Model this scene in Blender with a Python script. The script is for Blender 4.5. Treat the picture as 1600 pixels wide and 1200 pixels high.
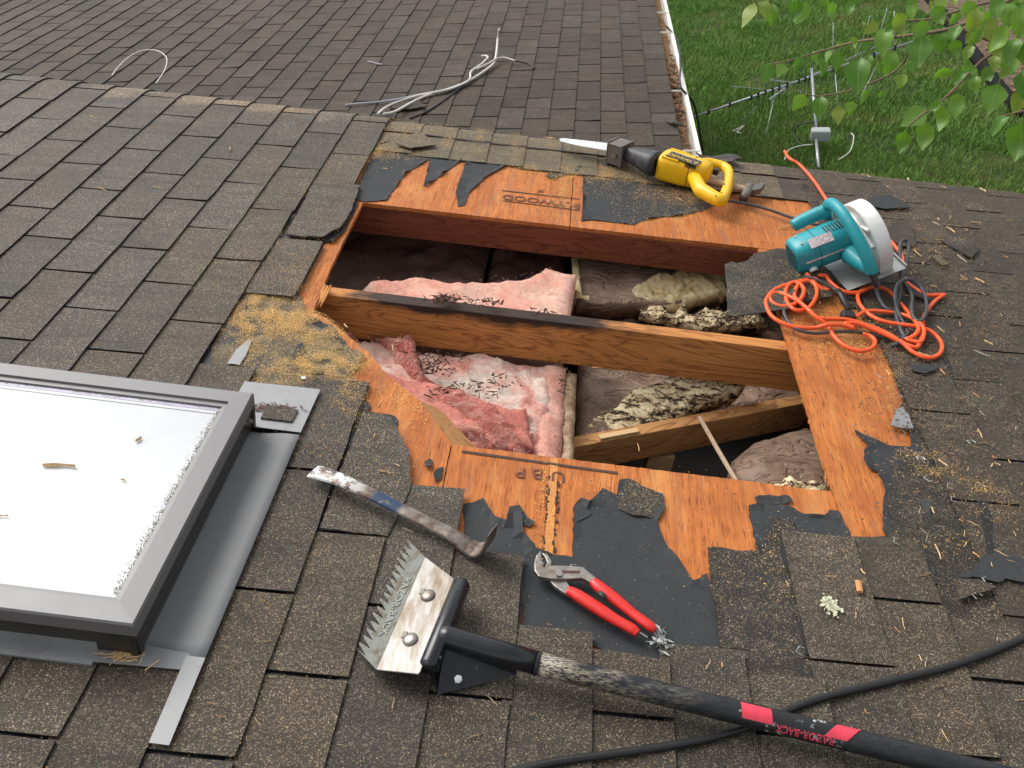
import bpy, bmesh, math, random
from mathutils import Vector, Matrix, noise as mnoise
from mathutils.geometry import delaunay_2d_cdt

for o in list(bpy.data.objects): bpy.data.objects.remove(o)
scn = bpy.context.scene
COL = scn.collection
R_ = math.radians

# ------------------------------------------------------------------ camera
PITCH = R_(10.0)            # fall of the upper roof
HGT = 2.75                  # height of the upper roof's origin over the lawn
FPX, VX, VY, TB, CH = 1392.9, 940.63, -436.1, -.12062, 1.21844
_d1 = Vector((VX-800, 600-VY, FPX)).normalized()
_d2 = Vector((1, TB, -(_d1.x+_d1.y*TB)/_d1.z)).normalized()
_n = _d1.cross(_d2)
# roof frame: u down the slope, v along the courses (away), w off the roof
W = Matrix.Translation((0, 0, HGT)) @ Matrix.Rotation(PITCH, 4, 'Y')
FQ, FW0 = R_(-4.5), -.38     # lower roof: pitch difference and drop
WFloc = Matrix.Translation((0, 0, FW0)) @ Matrix.Rotation(FQ, 4, 'Y')
WF = W @ WFloc

cam = bpy.data.cameras.new('camera'); camo = bpy.data.objects.new('camera', cam); COL.objects.link(camo)
right = Vector((_d2.x, _d1.x, _n.x)); up = Vector((_d2.y, _d1.y, _n.y)); fwd = Vector((_d2.z, _d1.z, _n.z))
mc = Matrix((right, up, -fwd)).transposed().to_4x4(); mc.translation = (0, 0, CH)
camo.matrix_world = W @ mc
cam.sensor_width = 36; cam.lens = 36*FPX/1600; cam.clip_start = .05; cam.clip_end = 500
scn.camera = camo
scn.render.resolution_x, scn.render.resolution_y = 1024, 768

# ------------------------------------------------------------------ sky, sun, exposure
SUN_AZ = Vector((-.75, .55)); SUN_EL = R_(52)
wd = bpy.data.worlds.new('World'); scn.world = wd; wd.use_nodes = True
nt = wd.node_tree; bg = nt.nodes['Background']
sky = nt.nodes.new('ShaderNodeTexSky'); sky.sky_type = 'NISHITA'; sky.sun_disc = False
sky.sun_elevation = SUN_EL; sky.sun_rotation = math.atan2(SUN_AZ.x, SUN_AZ.y)
sky.air_density = 1.0; sky.dust_density = 4.0; sky.ozone_density = 1.0
hs = nt.nodes.new('ShaderNodeHueSaturation'); hs.inputs['Saturation'].default_value = .13
nt.links.new(sky.outputs[0], hs.inputs['Color']); nt.links.new(hs.outputs[0], bg.inputs['Color'])
bg.inputs['Strength'].default_value = .15
sl = bpy.data.lights.new('sun', 'SUN'); sl.energy = 1.3; sl.angle = R_(40); sl.color = (1, .95, .88)
so = bpy.data.objects.new('sun', sl); COL.objects.link(so)
sd = Vector((SUN_AZ.normalized().x*math.cos(SUN_EL), SUN_AZ.normalized().y*math.cos(SUN_EL), math.sin(SUN_EL)))
so.rotation_euler = sd.to_track_quat('Z', 'Y').to_euler()
so.location = (0, 0, 12)
vs = scn.view_settings; vs.view_transform = 'Standard'; vs.look = 'None'; vs.exposure = .54; vs.gamma = 1
vs.use_curve_mapping = False

# ------------------------------------------------------------------ measuring helpers
def ray(x, y):
    r = Vector(((x-800)/FPX, (600-y)/FPX, 1)); return Vector((_d2.dot(r), _d1.dot(r), _n.dot(r)))
C0 = Vector((0, 0, CH))
def P(x, y, w=0): r = ray(x, y); return C0 + r*((w-CH)/r.z)
def PV(x, y, v): r = ray(x, y); return C0 + r*(v/r.y)
def PF(x, y, w=0):           # onto the lower roof, in that roof's own frame
    inv = WFloc.inverted(); c = inv @ C0; r = inv.to_3x3() @ ray(x, y)
    return c + r*((w-c.z)/r.z)
def PG(x, y, z=0):           # onto the lawn, world frame
    c = W @ C0; r = W.to_3x3() @ ray(x, y); return c + r*((z-c.z)/r.z)
def PD(x, y, d):             # at a distance from the lens, roof frame
    return C0 + ray(x, y).normalized()*d
def proj(p):
    X = _d2*p.x + _d1*p.y + _n*(p.z-CH); return (800+FPX*X.x/X.z, 600-FPX*X.y/X.z, X.z)
def PL(pts, w=0): return [P(x, y, w) for x, y in pts]

rng = random.Random(7)
def U(a, b): return rng.uniform(a, b)
def lerp(a, b, t): return a+(b-a)*t
def smoothpts(pts, n=6, closed=False):
    pts = [Vector(p) for p in pts]; out = []
    m = len(pts)
    for i in range(m if closed else m-1):
        g = (lambda k: pts[k % m]) if closed else (lambda k: pts[max(0, min(m-1, k))])
        p0, p1, p2, p3 = g(i-1), g(i), g(i+1), g(i+2)
        for s in range(n):
            t = s/n
            out.append(.5*((2*p1)+(p2-p0)*t+(2*p0-5*p1+4*p2-p3)*t*t+(3*p1-p0-3*p2+p3)*t**3))
    if not closed: out.append(pts[-1])
    return out

# ------------------------------------------------------------------ materials
class NB:
    def __init__(s, name):
        s.m = bpy.data.materials.new(name); s.m.use_nodes = True; s.t = s.m.node_tree
        s.b = s.t.nodes['Principled BSDF']; s._tc = None
    def new(s, k, **kw):
        n = s.t.nodes.new(k)
        for a, b in kw.items(): setattr(n, a, b)
        return n
    def put(s, sock, v):
        if hasattr(v, 'is_output'): s.t.links.new(v, sock)
        else:
            if isinstance(v, (tuple, list)) and len(v) == 3 and sock.type == 'RGBA': v = (*v, 1)
            sock.default_value = v
    def obj(s):
        if not s._tc: s._tc = s.new('ShaderNodeTexCoord')
        return s._tc.outputs['Object']
    def info(s, k): return s.new('ShaderNodeObjectInfo').outputs[k]
    def mapv(s, vec, scale=(1, 1, 1), rot=(0, 0, 0), loc=(0, 0, 0)):
        n = s.new('ShaderNodeMapping'); s.put(n.inputs['Vector'], vec)
        n.inputs['Scale'].default_value = scale; n.inputs['Rotation'].default_value = rot
        n.inputs['Location'].default_value = loc; return n.outputs[0]
    def vadd(s, a, b, op='ADD'):
        n = s.new('ShaderNodeVectorMath', operation=op); s.put(n.inputs[0], a); s.put(n.inputs[1], b); return n.outputs[0]
    def noise(s, vec, scale, detail=3, rough=.55, dist=0, out='Fac'):
        n = s.new('ShaderNodeTexNoise'); s.put(n.inputs['Vector'], vec); n.inputs['Scale'].default_value = scale
        n.inputs['Detail'].default_value = detail; n.inputs['Roughness'].default_value = rough
        n.inputs['Distortion'].default_value = dist; return n.outputs[out]
    def voro(s, vec, scale, out='Color', feature='F1', rnd=1):
        n = s.new('ShaderNodeTexVoronoi', feature=feature); s.put(n.inputs['Vector'], vec)
        n.inputs['Scale'].default_value = scale; n.inputs['Randomness'].default_value = rnd; return n.outputs[out]
    def wave(s, vec, scale, dist, detail=3, dscale=1, d='Y'):
        n = s.new('ShaderNodeTexWave', wave_type='BANDS', bands_direction=d); s.put(n.inputs['Vector'], vec)
        n.inputs['Scale'].default_value = scale; n.inputs['Distortion'].default_value = dist
        n.inputs['Detail'].default_value = detail; n.inputs['Detail Scale'].default_value = dscale; return n.outputs['Fac']
    def ramp(s, f, stops, mode='LINEAR'):
        n = s.new('ShaderNodeValToRGB'); n.color_ramp.interpolation = mode; e = n.color_ramp.elements
        while len(e) < len(stops): e.new(.5)
        for q, (p, c) in zip(e, stops):
            q.position = p; q.color = (c, c, c, 1) if not isinstance(c, (tuple, list)) else (*c, 1)
        s.put(n.inputs[0], f); return n.outputs[0]
    def mix(s, f, a, b, mode='MIX'):
        n = s.new('ShaderNodeMix', data_type='RGBA', blend_type=mode); s.put(n.inputs[0], f)
        s.put(n.inputs[6], a); s.put(n.inputs[7], b); return n.outputs[2]
    def math(s, op, a, b=0.0, clamp=False):
        n = s.new('ShaderNodeMath', operation=op, use_clamp=clamp); s.put(n.inputs[0], a); s.put(n.inputs[1], b); return n.outputs[0]
    def sep(s, vec):
        n = s.new('ShaderNodeSeparateXYZ'); s.put(n.inputs[0], vec); return n.outputs
    def bump(s, hgt, strength=.5, dist=.002):
        n = s.new('ShaderNodeBump'); n.inputs['Strength'].default_value = strength; n.inputs['Distance'].default_value = dist
        s.put(n.inputs['Height'], hgt); s.t.links.new(n.outputs[0], s.b.inputs['Normal'])
    def done(s, col=None, rough=.6, metal=0, spec=None, trans=None, sub=None):
        if col is not None: s.put(s.b.inputs['Base Color'], col)
        s.put(s.b.inputs['Roughness'], rough); s.put(s.b.inputs['Metallic'], metal)
        if spec is not None: s.put(s.b.inputs['Specular IOR Level'], spec)
        return s.m

M = {}
def shingle(name, dk, md, lt, amt=.80, tint=((.74, .72, .70), (1.0, .97, .92), (1.22, 1.08, .86), (1.0, .94, .86), (1.2, 1.19, 1.2)), scale=620, dirt=None, pale=False, rough=.68, spec=.45):
    n = NB(name); loc = n.info('Location'); rnd = n.info('Random')
    v = n.vadd(n.obj(), n.vadd(loc, (7.3, 7.3, 7.3), 'MULTIPLY'))
    cell = n.sep(n.voro(v, scale))[0]
    cell2 = n.sep(n.voro(v, scale*.55))[1]
    c = n.ramp(cell, [(0, dk), (.45, dk), (.6, md), (amt, md), (min(.99, amt+.06), lt), (1, lt)])
    c2 = n.ramp(cell2, [(0, .78), (.55, .97), (.92, 1.08), (1, 1.5)])
    c = n.mix(1, c, c2, 'MULTIPLY')
    c = n.mix(1, c, n.ramp(rnd, [(i/(len(tint)-1), t) for i, t in enumerate(tint)]), 'MULTIPLY')
    big = n.noise(v, 5.5, 5, .6); c = n.mix(1, c, n.ramp(big, [(.25, .60), (.45, .98), (.6, 1.05), (.75, 1.4)]), 'MULTIPLY')
    c = n.mix(1, c, n.ramp(n.noise(v, 210, 2, .6), [(.3, .68), (.5, 1), (.7, 1.38)]), 'MULTIPLY')
    stk = n.noise(n.mapv(v, (3, 22, 3)), 1, 4, .6); c = n.mix(1, c, n.ramp(stk, [(.32, .68), (.5, 1.0), (.7, 1.16)]), 'MULTIPLY')
    pat = n.noise(v, 17, 4, .65, .6); c = n.mix(n.ramp(pat, [(.60, 0), (.72, .55)]), c, n.mix(1, c, (.55, .55, .56), 'MULTIPLY'))
    if pale:
        y = n.math('ADD', n.sep(n.obj())[1], n.math('MULTIPLY', n.noise(n.obj(), 9, 4, .6), .12)); x = n.math('ADD', n.sep(n.obj())[0], 2.0)
        k = n.math('MULTIPLY', n.ramp(n.math('SUBTRACT', y, 2.6), [(.485, 0), (.53, .75), (.62, .85)]), n.ramp(n.math('MULTIPLY', x, .5), [(.13, 0), (.17, 1), (.52, .9), (.62, .15)]))
        c = n.mix(k, c, n.mix(1, c, (3.2, 2.9, 2.4), 'MULTIPLY'))
    if dirt:
        c = n.mix(n.ramp(n.noise(v, 14, 6, .7), [(.42, 0), (.62, dirt[1])]), c, dirt[0])
    n.bump(n.math('ADD', n.voro(v, scale, 'Distance'), n.math('MULTIPLY', n.noise(v, 60, 3), 1.2)), .55, .0016)
    return n.done(c, rough, 0, spec)
M['shingle'] = shingle('shingle_granules', (.031, .0250, .0178), (.069, .0565, .0430), (.27, .235, .185), .87, scale=740)
M['shingle_rake'] = shingle('bleached_rake_granules', (.031, .0250, .0178), (.069, .0565, .0430), (.27, .235, .185), .87, scale=740, pale=True)
M['shingle_far'] = shingle('shingle_granules_lower', (.030, .0240, .0185), (.060, .0480, .0365), (.20, .165, .125), .86, rough=.78, spec=.32,
    tint=((.66, .63, .62), (.92, .88, .84), (1.08, .98, .88), (.85, .80, .76), (1.15, 1.13, 1.14)))
M['shingle_old'] = shingle('weathered_granules', (.018, .016, .014), (.052, .044, .035), (.30, .24, .16), .84,
    tint=((.8, .78, .75), (1, .96, .92), (1.1, 1.02, .92)), dirt=((.012, .011, .010), .75))
M['shingle_worn'] = shingle('dirty_granules', (.027, .022, .016), (.066, .053, .038), (.26, .21, .145), .87,
    tint=((.8, .77, .74), (1.05, 1, .95), (1.25, 1.15, 1.05)), dirt=((.040, .029, .020), .75))
M['shingle_moss'] = shingle('yellowed_granules', (.060, .049, .034), (.13, .108, .072), (.36, .28, .16), .82,
    tint=((.9, .88, .8), (1.1, 1.06, .95)), dirt=((.10, .07, .03), .4))

def simple(name, col, rough=.5, metal=0, var=.25, scale=40, bump=0, spec=None, spots=None, bscale=None):
    n = NB(name); v = n.obj(); f = n.noise(v, scale, 5, .6)
    c = n.mix(1, col, n.ramp(f, [(.2, 1-var), (.8, 1+var)]), 'MULTIPLY')
    if spots:
        for (sc, lo, hi, amt, cc) in spots:
            c = n.mix(n.ramp(n.noise(v, sc, 6, .65), [(lo, 0), (hi, amt)]), c, cc)
    if bump: n.bump(n.noise(v, bscale or scale*3, 4, .6), bump, .002)
    return n.done(c, n.math('ADD', n.math('MULTIPLY', f, .2), rough-.1), metal, spec)

M['felt'] = simple('black_felt', (.034, .037, .040), .78, 0, .22, 30, .35, .3, [(120, .62, .75, .5, (.10, .085, .06)), (9, .5, .75, .4, (.045, .047, .050))], 160)
M['tar'] = simple('tar', (.012, .012, .013), .55, 0, .3, 60, .5)
def plywood():
    n = NB('plywood'); v = n.obj()
    g = n.noise(n.mapv(v, (90, 5, 90)), 1, 6, .65, .6)
    c = n.ramp(g, [(.25, (.28, .075, .018)), (.45, (.44, .135, .030)), (.62, (.53, .18, .044)), (.8, (.60, .25, .075))])
    fine = n.noise(n.mapv(v, (520, 26, 300)), 1, 2, .5)
    c = n.mix(n.ramp(fine, [(.575, 0), (.66, .85)]), c, (.12, .032, .011))
    st = n.noise(v, 7, 5, .6); c = n.mix(n.ramp(st, [(.46, 0), (.72, .7)]), c, (.29, .08, .024))
    pal = n.noise(n.mapv(v, (14, 4, 4), loc=(3, 1, 0)), 1, 4, .6); c = n.mix(n.ramp(pal, [(.55, 0), (.75, .6)]), c, (.64, .30, .095))
    c = n.mix(n.ramp(n.voro(v, 26, 'Distance'), [(.05, .85), (.085, 0)]), c, (.06, .025, .015))
    grey = n.noise(n.mapv(v, (40, 3, 3), loc=(1, 5, 0)), 1, 4, .6); c = n.mix(n.ramp(grey, [(.54, 0), (.72, .7)]), c, (.27, .13, .07))
    n.bump(g, .35, .003); return n.done(c, .7, 0, .3)
M['ply'] = plywood()
M['ply_edge'] = simple('plywood_edge', (.56, .235, .062), .8, 0, .35, 200, .5)
def rafter(name, lo, mid, hi, stain, w_top=None):
    n = NB(name); v = n.obj()
    base = n.noise(n.mapv(v, (1.6, 12, 12)), 1, 3, .5, .8)
    rings = n.math('FRACT', n.math('MULTIPLY', base, 17))
    lines = n.ramp(rings, [(0, .28), (.18, 1), (.6, .97), (.88, .70), (1, .28)])
    c = n.mix(n.noise(n.mapv(v, (3, 60, 60)), 1, 4, .6), lo, hi)
    c = n.mix(.5, c, mid); c = n.mix(n.math('MULTIPLY', n.math('SUBTRACT', 1.0, lines), 1.0), c, (lo[0]*.45, lo[1]*.35, lo[2]*.3))
    s = n.noise(n.mapv(v, (4, 10, 10), loc=(2.1, 0, 0)), 1, 5, .65)
    if w_top is not None:
        z = n.sep(v)[2]
        near = n.math('MULTIPLY', n.math('SUBTRACT', z, w_top-.05), 13.0, True)
        lft = n.ramp(n.math('MULTIPLY', n.math('ADD', n.sep(v)[0], .6), .75), [(.05, .35), (.2, 1), (.5, .95), (.68, .55), (.9, .25)]); near = n.math('MULTIPLY', near, lft)
        c = n.mix(n.ramp(n.math('ADD', n.math('MULTIPLY', near, .66), s), [(.68, 0), (.86, .95)]), c, stain)
    c = n.mix(n.ramp(s, [(.57, 0), (.74, .75)]), c, stain)
    n.bump(n.math('ADD', rings, n.noise(n.mapv(v, (12, 300, 300)), 1, 3)), .3, .0012)
    return n.done(c, .68, 0, .35)
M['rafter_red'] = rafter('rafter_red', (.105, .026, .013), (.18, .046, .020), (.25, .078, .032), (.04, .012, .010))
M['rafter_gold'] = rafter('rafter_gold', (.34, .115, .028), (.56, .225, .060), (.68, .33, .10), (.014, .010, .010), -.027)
M['joist'] = rafter('joist_wood', (.34, .15, .05), (.56, .28, .10), (.66, .38, .16), (.10, .05, .03))
M['chip'] = simple('pale_wood', (.62, .42, .21), .8, 0, .3, 300)
M['chip_red'] = simple('orange_wood', (.52, .25, .10), .8, 0, .3, 300)
M['chip_grey'] = simple('grey_straw', (.38, .33, .26), .8, 0, .3, 300)
M['dust'] = simple('sawdust', (.68, .42, .145), .9, 0, .45, 400)
M['crumbs'] = simple('litter_crumbs', (.12, .075, .045), .9, 0, .8, 120)
M['pine'] = simple('pine_needles', (.075, .032, .02), .8, 0, .7, 90)
def fluffy(name, stops, sc=7, bsc=60):
    n = NB(name); v = n.obj(); f = n.noise(v, sc, 7, .62, .8)
    c = n.ramp(f, stops); fb = n.noise(v, bsc, 5, .7, .5)
    c = n.mix(1, c, n.ramp(fb, [(.25, .72), (.7, 1.12)]), 'MULTIPLY')
    c = n.mix(n.ramp(n.noise(v, 16, 5, .6), [(.63, 0), (.72, .55)]), c, (.22, .15, .10))
    n.bump(n.math('ADD', fb, n.noise(v, 200, 4, .7)), .9, .006); return n.done(c, .95, 0, .1)
M['pink'] = fluffy('pink_fibreglass', [(.25, (.62, .23, .175)), (.42, (.76, .37, .29)), (.58, (.80, .50, .40)), (.75, (.82, .62, .50))])
def pinkfold():
    n = NB('folded_pink_fibreglass'); v = n.obj()
    f = n.noise(n.mapv(v, (9, 55, 30), (0, 0, .62)), 1, 6, .6, .9)
    c = n.ramp(f, [(.26, (.34, .085, .07)), (.40, (.58, .19, .155)), (.54, (.70, .29, .24)), (.68, (.78, .46, .38)), (.8, (.82, .62, .53))])  # dark red streaks paint the shade of creases into the folds
    n.bump(n.math('ADD', f, n.noise(v, 150, 4, .7)), 1, .012); return n.done(c, .95, 0, .1)
M['pink_fold'] = pinkfold()
M['pink_deep'] = fluffy('deep_pink_fibreglass', [(.25, (.50, .15, .12)), (.5, (.66, .25, .20)), (.75, (.76, .40, .32))])
M['tan_fibre'] = fluffy('tan_fibre_edge', [(.3, (.20, .13, .08)), (.5, (.42, .30, .19)), (.7, (.58, .44, .30))], 20, 90)
M['pink_shadow'] = fluffy('shaded_pink_fibreglass', [(.25, (.24, .15, .125)), (.5, (.38, .24, .20)), (.75, (.48, .33, .28))])  # shade under the far rafter put into a darker, browner pink
M['pink_mix'] = fluffy('blotched_pink_fibreglass', [(.28, (.58, .20, .165)), (.42, (.74, .36, .30)), (.52, (.80, .53, .45)), (.62, (.82, .70, .60)), (.78, (.76, .70, .62))], 11, 70)
M['yellow'] = fluffy('yellow_fibreglass', [(.3, (.24, .16, .08)), (.45, (.60, .46, .24)), (.6, (.74, .61, .38)), (.8, (.80, .72, .50))], 14, 90)
def kraft():
    n = NB('kraft_paper'); v = n.obj(); f = n.noise(v, 9, 6, .65, .6)
    c = n.ramp(f, [(.3, (.08, .05, .034)), (.5, (.20, .13, .09)), (.7, (.30, .21, .155))])
    c = n.mix(n.ramp(n.noise(v, 30, 5, .7), [(.68, 0), (.74, .9)]), c, (.012, .009, .008))
    cre = n.math('ABSOLUTE', n.math('SUBTRACT', n.noise(n.mapv(v, (9, 16, 12)), 1, 3, .55, 1.2), .5)); n.bump(n.math('ADD', n.ramp(cre, [(0, 0), (.07, 1)]), n.math('MULTIPLY', n.noise(v, 60, 4, .6), .4)), .6, .008); return n.done(c, .55, 0, .4)
M['kraft'] = kraft()
def torn():
    n = NB('torn_backing'); v = n.obj(); f = n.noise(n.mapv(v, (22, 46, 46), (0, 0, .35)), 1, 8, .8, .5)
    c = n.ramp(f, [(.42, (.84, .73, .50)), (.49, (.70, .55, .32)), (.52, (.16, .10, .06)), (.56, (.022, .014, .012)), (.7, (.05, .034, .027))])
    n.bump(n.noise(v, 60, 5, .7), .8, .006); return n.done(c, .85, 0, .2)
M['torn'] = torn()
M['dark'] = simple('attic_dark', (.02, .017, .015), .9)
M['wall'] = simple('siding_paint', (.45, .42, .37), .7, 0, .1, 8)
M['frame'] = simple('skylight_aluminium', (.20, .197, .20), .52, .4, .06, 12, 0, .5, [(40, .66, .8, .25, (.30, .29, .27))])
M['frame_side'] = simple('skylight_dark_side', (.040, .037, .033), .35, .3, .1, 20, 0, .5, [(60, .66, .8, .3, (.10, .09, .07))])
M['flash'] = simple('flashing_metal', (.215, .218, .222), .62, .15, .08, 10, .05, .5, [(30, .64, .78, .5, (.09, .075, .06))])
M['flash_dull'] = simple('flashing_light', (.27, .275, .28), .55, .4, .1, 20, .05, .5, [(18, .55, .75, .5, (.16, .12, .09))])
def glass():
    n = NB('frosted_pane'); v = n.obj(); s = n.sep(v)
    c = n.mix(n.ramp(n.noise(v, 5, 6, .65, .8), [(.35, 0), (.7, .8)]), (.56, .58, .59), (.46, .485, .50))
    c = n.mix(n.ramp(n.noise(v, 3, 3, .5), [(.4, 0), (.7, .15)]), c, (.50, .49, .54))
    return n.done(c, .32, 0, .5)
M['pane'] = glass()
M['bead'] = simple('glazing_bead', (.46, .42, .52), .4)
M['grime'] = simple('pane_grime', (.22, .21, .15), .9, 0, .5, 150)
M['steel'] = simple('worn_steel', (.34, .32, .29), .42, .85, .3, 60, .2, None, [(35, .52, .72, .75, (.16, .085, .045)), (90, .6, .75, .5, (.09, .07, .055))])
M['bright_steel'] = simple('bright_steel', (.80, .80, .80), .28, .6, .12, 60)
def plate():
    n = NB('scuffed_plate'); v = n.obj()
    g = n.noise(n.mapv(v, (50, 12, 50), (0, 0, .2)), 1, 6, .7)
    c = n.ramp(g, [(.3, (.16, .10, .055)), (.45, (.26, .225, .185)), (.6, (.36, .35, .33)), (.8, (.43, .43, .415))])
    n.bump(g, .2, .001); return n.done(c, .45, .35)
M['plate'] = plate()
M['teeth'] = simple('toothed_steel', (.125, .135, .12), .45, .5, .2, 40, .1, None, [(45, .46, .62, .85, (.065, .045, .022))])
M['teeth_mark'] = simple('stamped_mark', (.20, .21, .19), .5, .4, .2, 60)
M['blackpaint'] = simple('black_paint', (.012, .013, .017), .25, .1, .3, 40, .05, .6, [(70, .66, .74, .8, (.42, .43, .46))])
def shaft():
    n = NB('fibreglass_shaft'); v = n.obj(); x = n.sep(v)[0]
    worn = n.ramp(x, [(0, 0), (.070, 0), (.085, .9), (.17, .55), (.30, .16), (.36, .03), (1, .03)])
    sp = n.noise(n.mapv(v, (90, 520, 520)), 1, 4, .75)
    k = n.math('MULTIPLY', n.math('MULTIPLY', worn, n.ramp(sp, [(.47, 0), (.53, 1)])), n.ramp(n.noise(n.mapv(v, (14, 40, 40)), 1, 4, .6), [(.38, 0), (.55, 1)]))
    c = n.mix(k, (.014, .016, .021), (.50, .44, .32)); n.bump(sp, .15, .001)
    return n.done(c, .45, 0, .4)
M['shaft'] = shaft()
def prybar():
    n = NB('pry_bar_steel'); v = n.obj(); x = n.sep(v)[0]; f = n.noise(v, 40, 6, .65)
    c = n.ramp(f, [(.3, (.085, .05, .034)), (.46, (.17, .125, .10)), (.6, (.27, .24, .21)), (.8, (.38, .36, .33))])
    blue = n.math('MULTIPLY', n.ramp(x, [(0, 0), (.135, 0), (.145, 1), (.195, 1), (.205, 0)]), n.ramp(n.noise(v, 55, 4), [(.34, 0), (.42, 1)]))
    # object x is shifted by +.35 so the ramp stays positive
    c = n.mix(blue, c, (.012, .035, .085))
    f2 = n.noise(v, 30, 5, .7); wp = n.math('MULTIPLY', n.ramp(x, [(0, 1), (.07, 1), (.11, .5), (.125, 0)]), n.ramp(f2, [(.47, 0), (.53, 1)]))
    c = n.mix(wp, c, (.62, .63, .62))
    wb = n.math('MULTIPLY', n.ramp(x, [(0, 1), (.09, 1), (.125, 0)]), n.ramp(n.noise(v, 48, 3, .6, 0), [(.60, 0), (.66, 1)]))
    c = n.mix(wb, c, (.02, .07, .12))
    n.bump(f, .3, .001); return n.done(c, .42, n.ramp(n.math('ADD', wp, blue), [(0, .7), (.5, 0)]))
M['pry'] = prybar()
M['red'] = simple('red_grip', (.62, .022, .016), .38, 0, .12, 50, .05, .5, [(110, .68, .78, .4, (.75, .3, .25))])
M['black_rubber'] = simple('black_rubber', (.018, .018, .019), .5, 0, .2, 60, .1)
M['boot'] = simple('scuffed_rubber', (.028, .029, .032), .5, 0, .3, 40, .1, .5, [(45, .52, .7, .6, (.13, .13, .135))])
M['yellow_plastic'] = simple('yellow_plastic', (.80, .46, .006), .36, 0, .08, 30, 0, .5, [(60, .66, .8, .45, (.45, .25, .02))])
M['teal'] = simple('teal_plastic', (.012, .28, .325), .4, 0, .12, 30, .03, .5, [(50, .60, .74, .6, (.33, .45, .45))])
M['teal_dark'] = simple('teal_vent', (.006, .12, .14), .5, 0, .2, 60)
M['alu'] = simple('cast_aluminium', (.72, .72, .70), .45, .3, .12, 40, .05, None, [(40, .58, .75, .5, (.36, .33, .27))])
M['alu_plate'] = simple('dusty_base_plate', (.40, .40, .39), .45, .55, .2, 40, .1, None, [(60, .55, .7, .5, (.22, .2, .17))])
M['sticker'] = simple('faded_sticker', (.55, .50, .50), .5, 0, .4, 120, 0, None, [(200, .5, .6, .7, (.30, .16, .18))])
M['orange_cord'] = simple('orange_cord', (.83, .105, .022), .45, 0, .12, 60, .05)
M['grey_cord'] = simple('grey_cord', (.055, .058, .062), .5, 0, .25, 60, .1, None, [(50, .6, .75, .5, (.2, .2, .2))])
M['black_cord'] = simple('black_cord', (.014, .014, .015), .5, 0, .25, 60, .1)
M['white_wire'] = simple('white_cable', (.62, .60, .54), .5, 0, .15, 40)
M['grey_wire'] = simple('grey_cable', (.38, .40, .44), .5, 0, .15, 40)
M['hickory'] = simple('weathered_hickory', (.42, .30, .20), .7, 0, .2, 60, .1)
M['hammer'] = simple('hammer_steel', (.18, .165, .15), .5, .6, .3, 60, .1, None, [(50, .5, .7, .6, (.16, .10, .06))])
M['gutter'] = simple('gutter_white', (.74, .73, .67), .4, 0, .08, 12, 0, .5, [(14, .5, .75, .5, (.42, .42, .24))])
M['leaflitter'] = simple('leaf_litter', (.24, .14, .075), .9, 0, .5, 30)
M['zinc'] = simple('antenna_aluminium', (.40, .42, .45), .4, .6, .15, 20)
M['box_grey'] = simple('grey_plastic_box', (.36, .39, .40), .5, 0, .08, 20)
M['stamp'] = simple('stamp_ink', (.14, .05, .02), .8, 0, .3, 80)
M['stampline'] = simple('ink_line', (.060, .032, .022), .8, 0, .4, 80)
M['labelred'] = simple('label_red', (.66, .05, .085), .4, 0, .15, 60)
M['labelblack'] = simple('label_black', (.016, .016, .018), .35, 0, .3, 60, 0, None, [(60, .6, .66, .9, (.55, .57, .6))])
M['labeltext'] = simple('label_print', (.62, .38, .03), .5, 0, .1, 60)
M['whiteprint'] = simple('worn_white', (.55, .57, .58), .5, 0, .3, 120)
M['lichen'] = simple('pale_lichen', (.62, .62, .44), .9, 0, .3, 120, .4)
M['staple'] = simple('galvanised_wire', (.62, .62, .60), .35, .7, .1, 50)
def lawn():
    n = NB('lawn_soil'); v = n.obj(); f = n.noise(v, 1.2, 6, .6); g = n.noise(v, 40, 4, .7)
    c = n.ramp(f, [(.3, (.022, .040, .009)), (.5, (.040, .066, .014)), (.62, (.10, .09, .036)), (.75, (.17, .135, .06))])
    c = n.mix(1, c, n.ramp(g, [(.25, .5), (.75, 1.4)]), 'MULTIPLY'); n.bump(g, .8, .03); return n.done(c, .9, 0, .2)
M['lawn'] = lawn()
def blade():
    n = NB('grass_blade'); v = n.obj(); f = n.noise(v, .9, 4, .6); g = n.noise(v, 25, 3, .7)
    c = n.ramp(f, [(.3, (.10, .215, .034)), (.52, (.135, .265, .046)), (.66, (.20, .26, .07)), (.78, (.32, .28, .12))])
    c = n.mix(1, c, n.ramp(g, [(.25, .5), (.75, 1.6)]), 'MULTIPLY'); return n.done(c, .6, 0, .3)
M['blade'] = blade()
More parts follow.
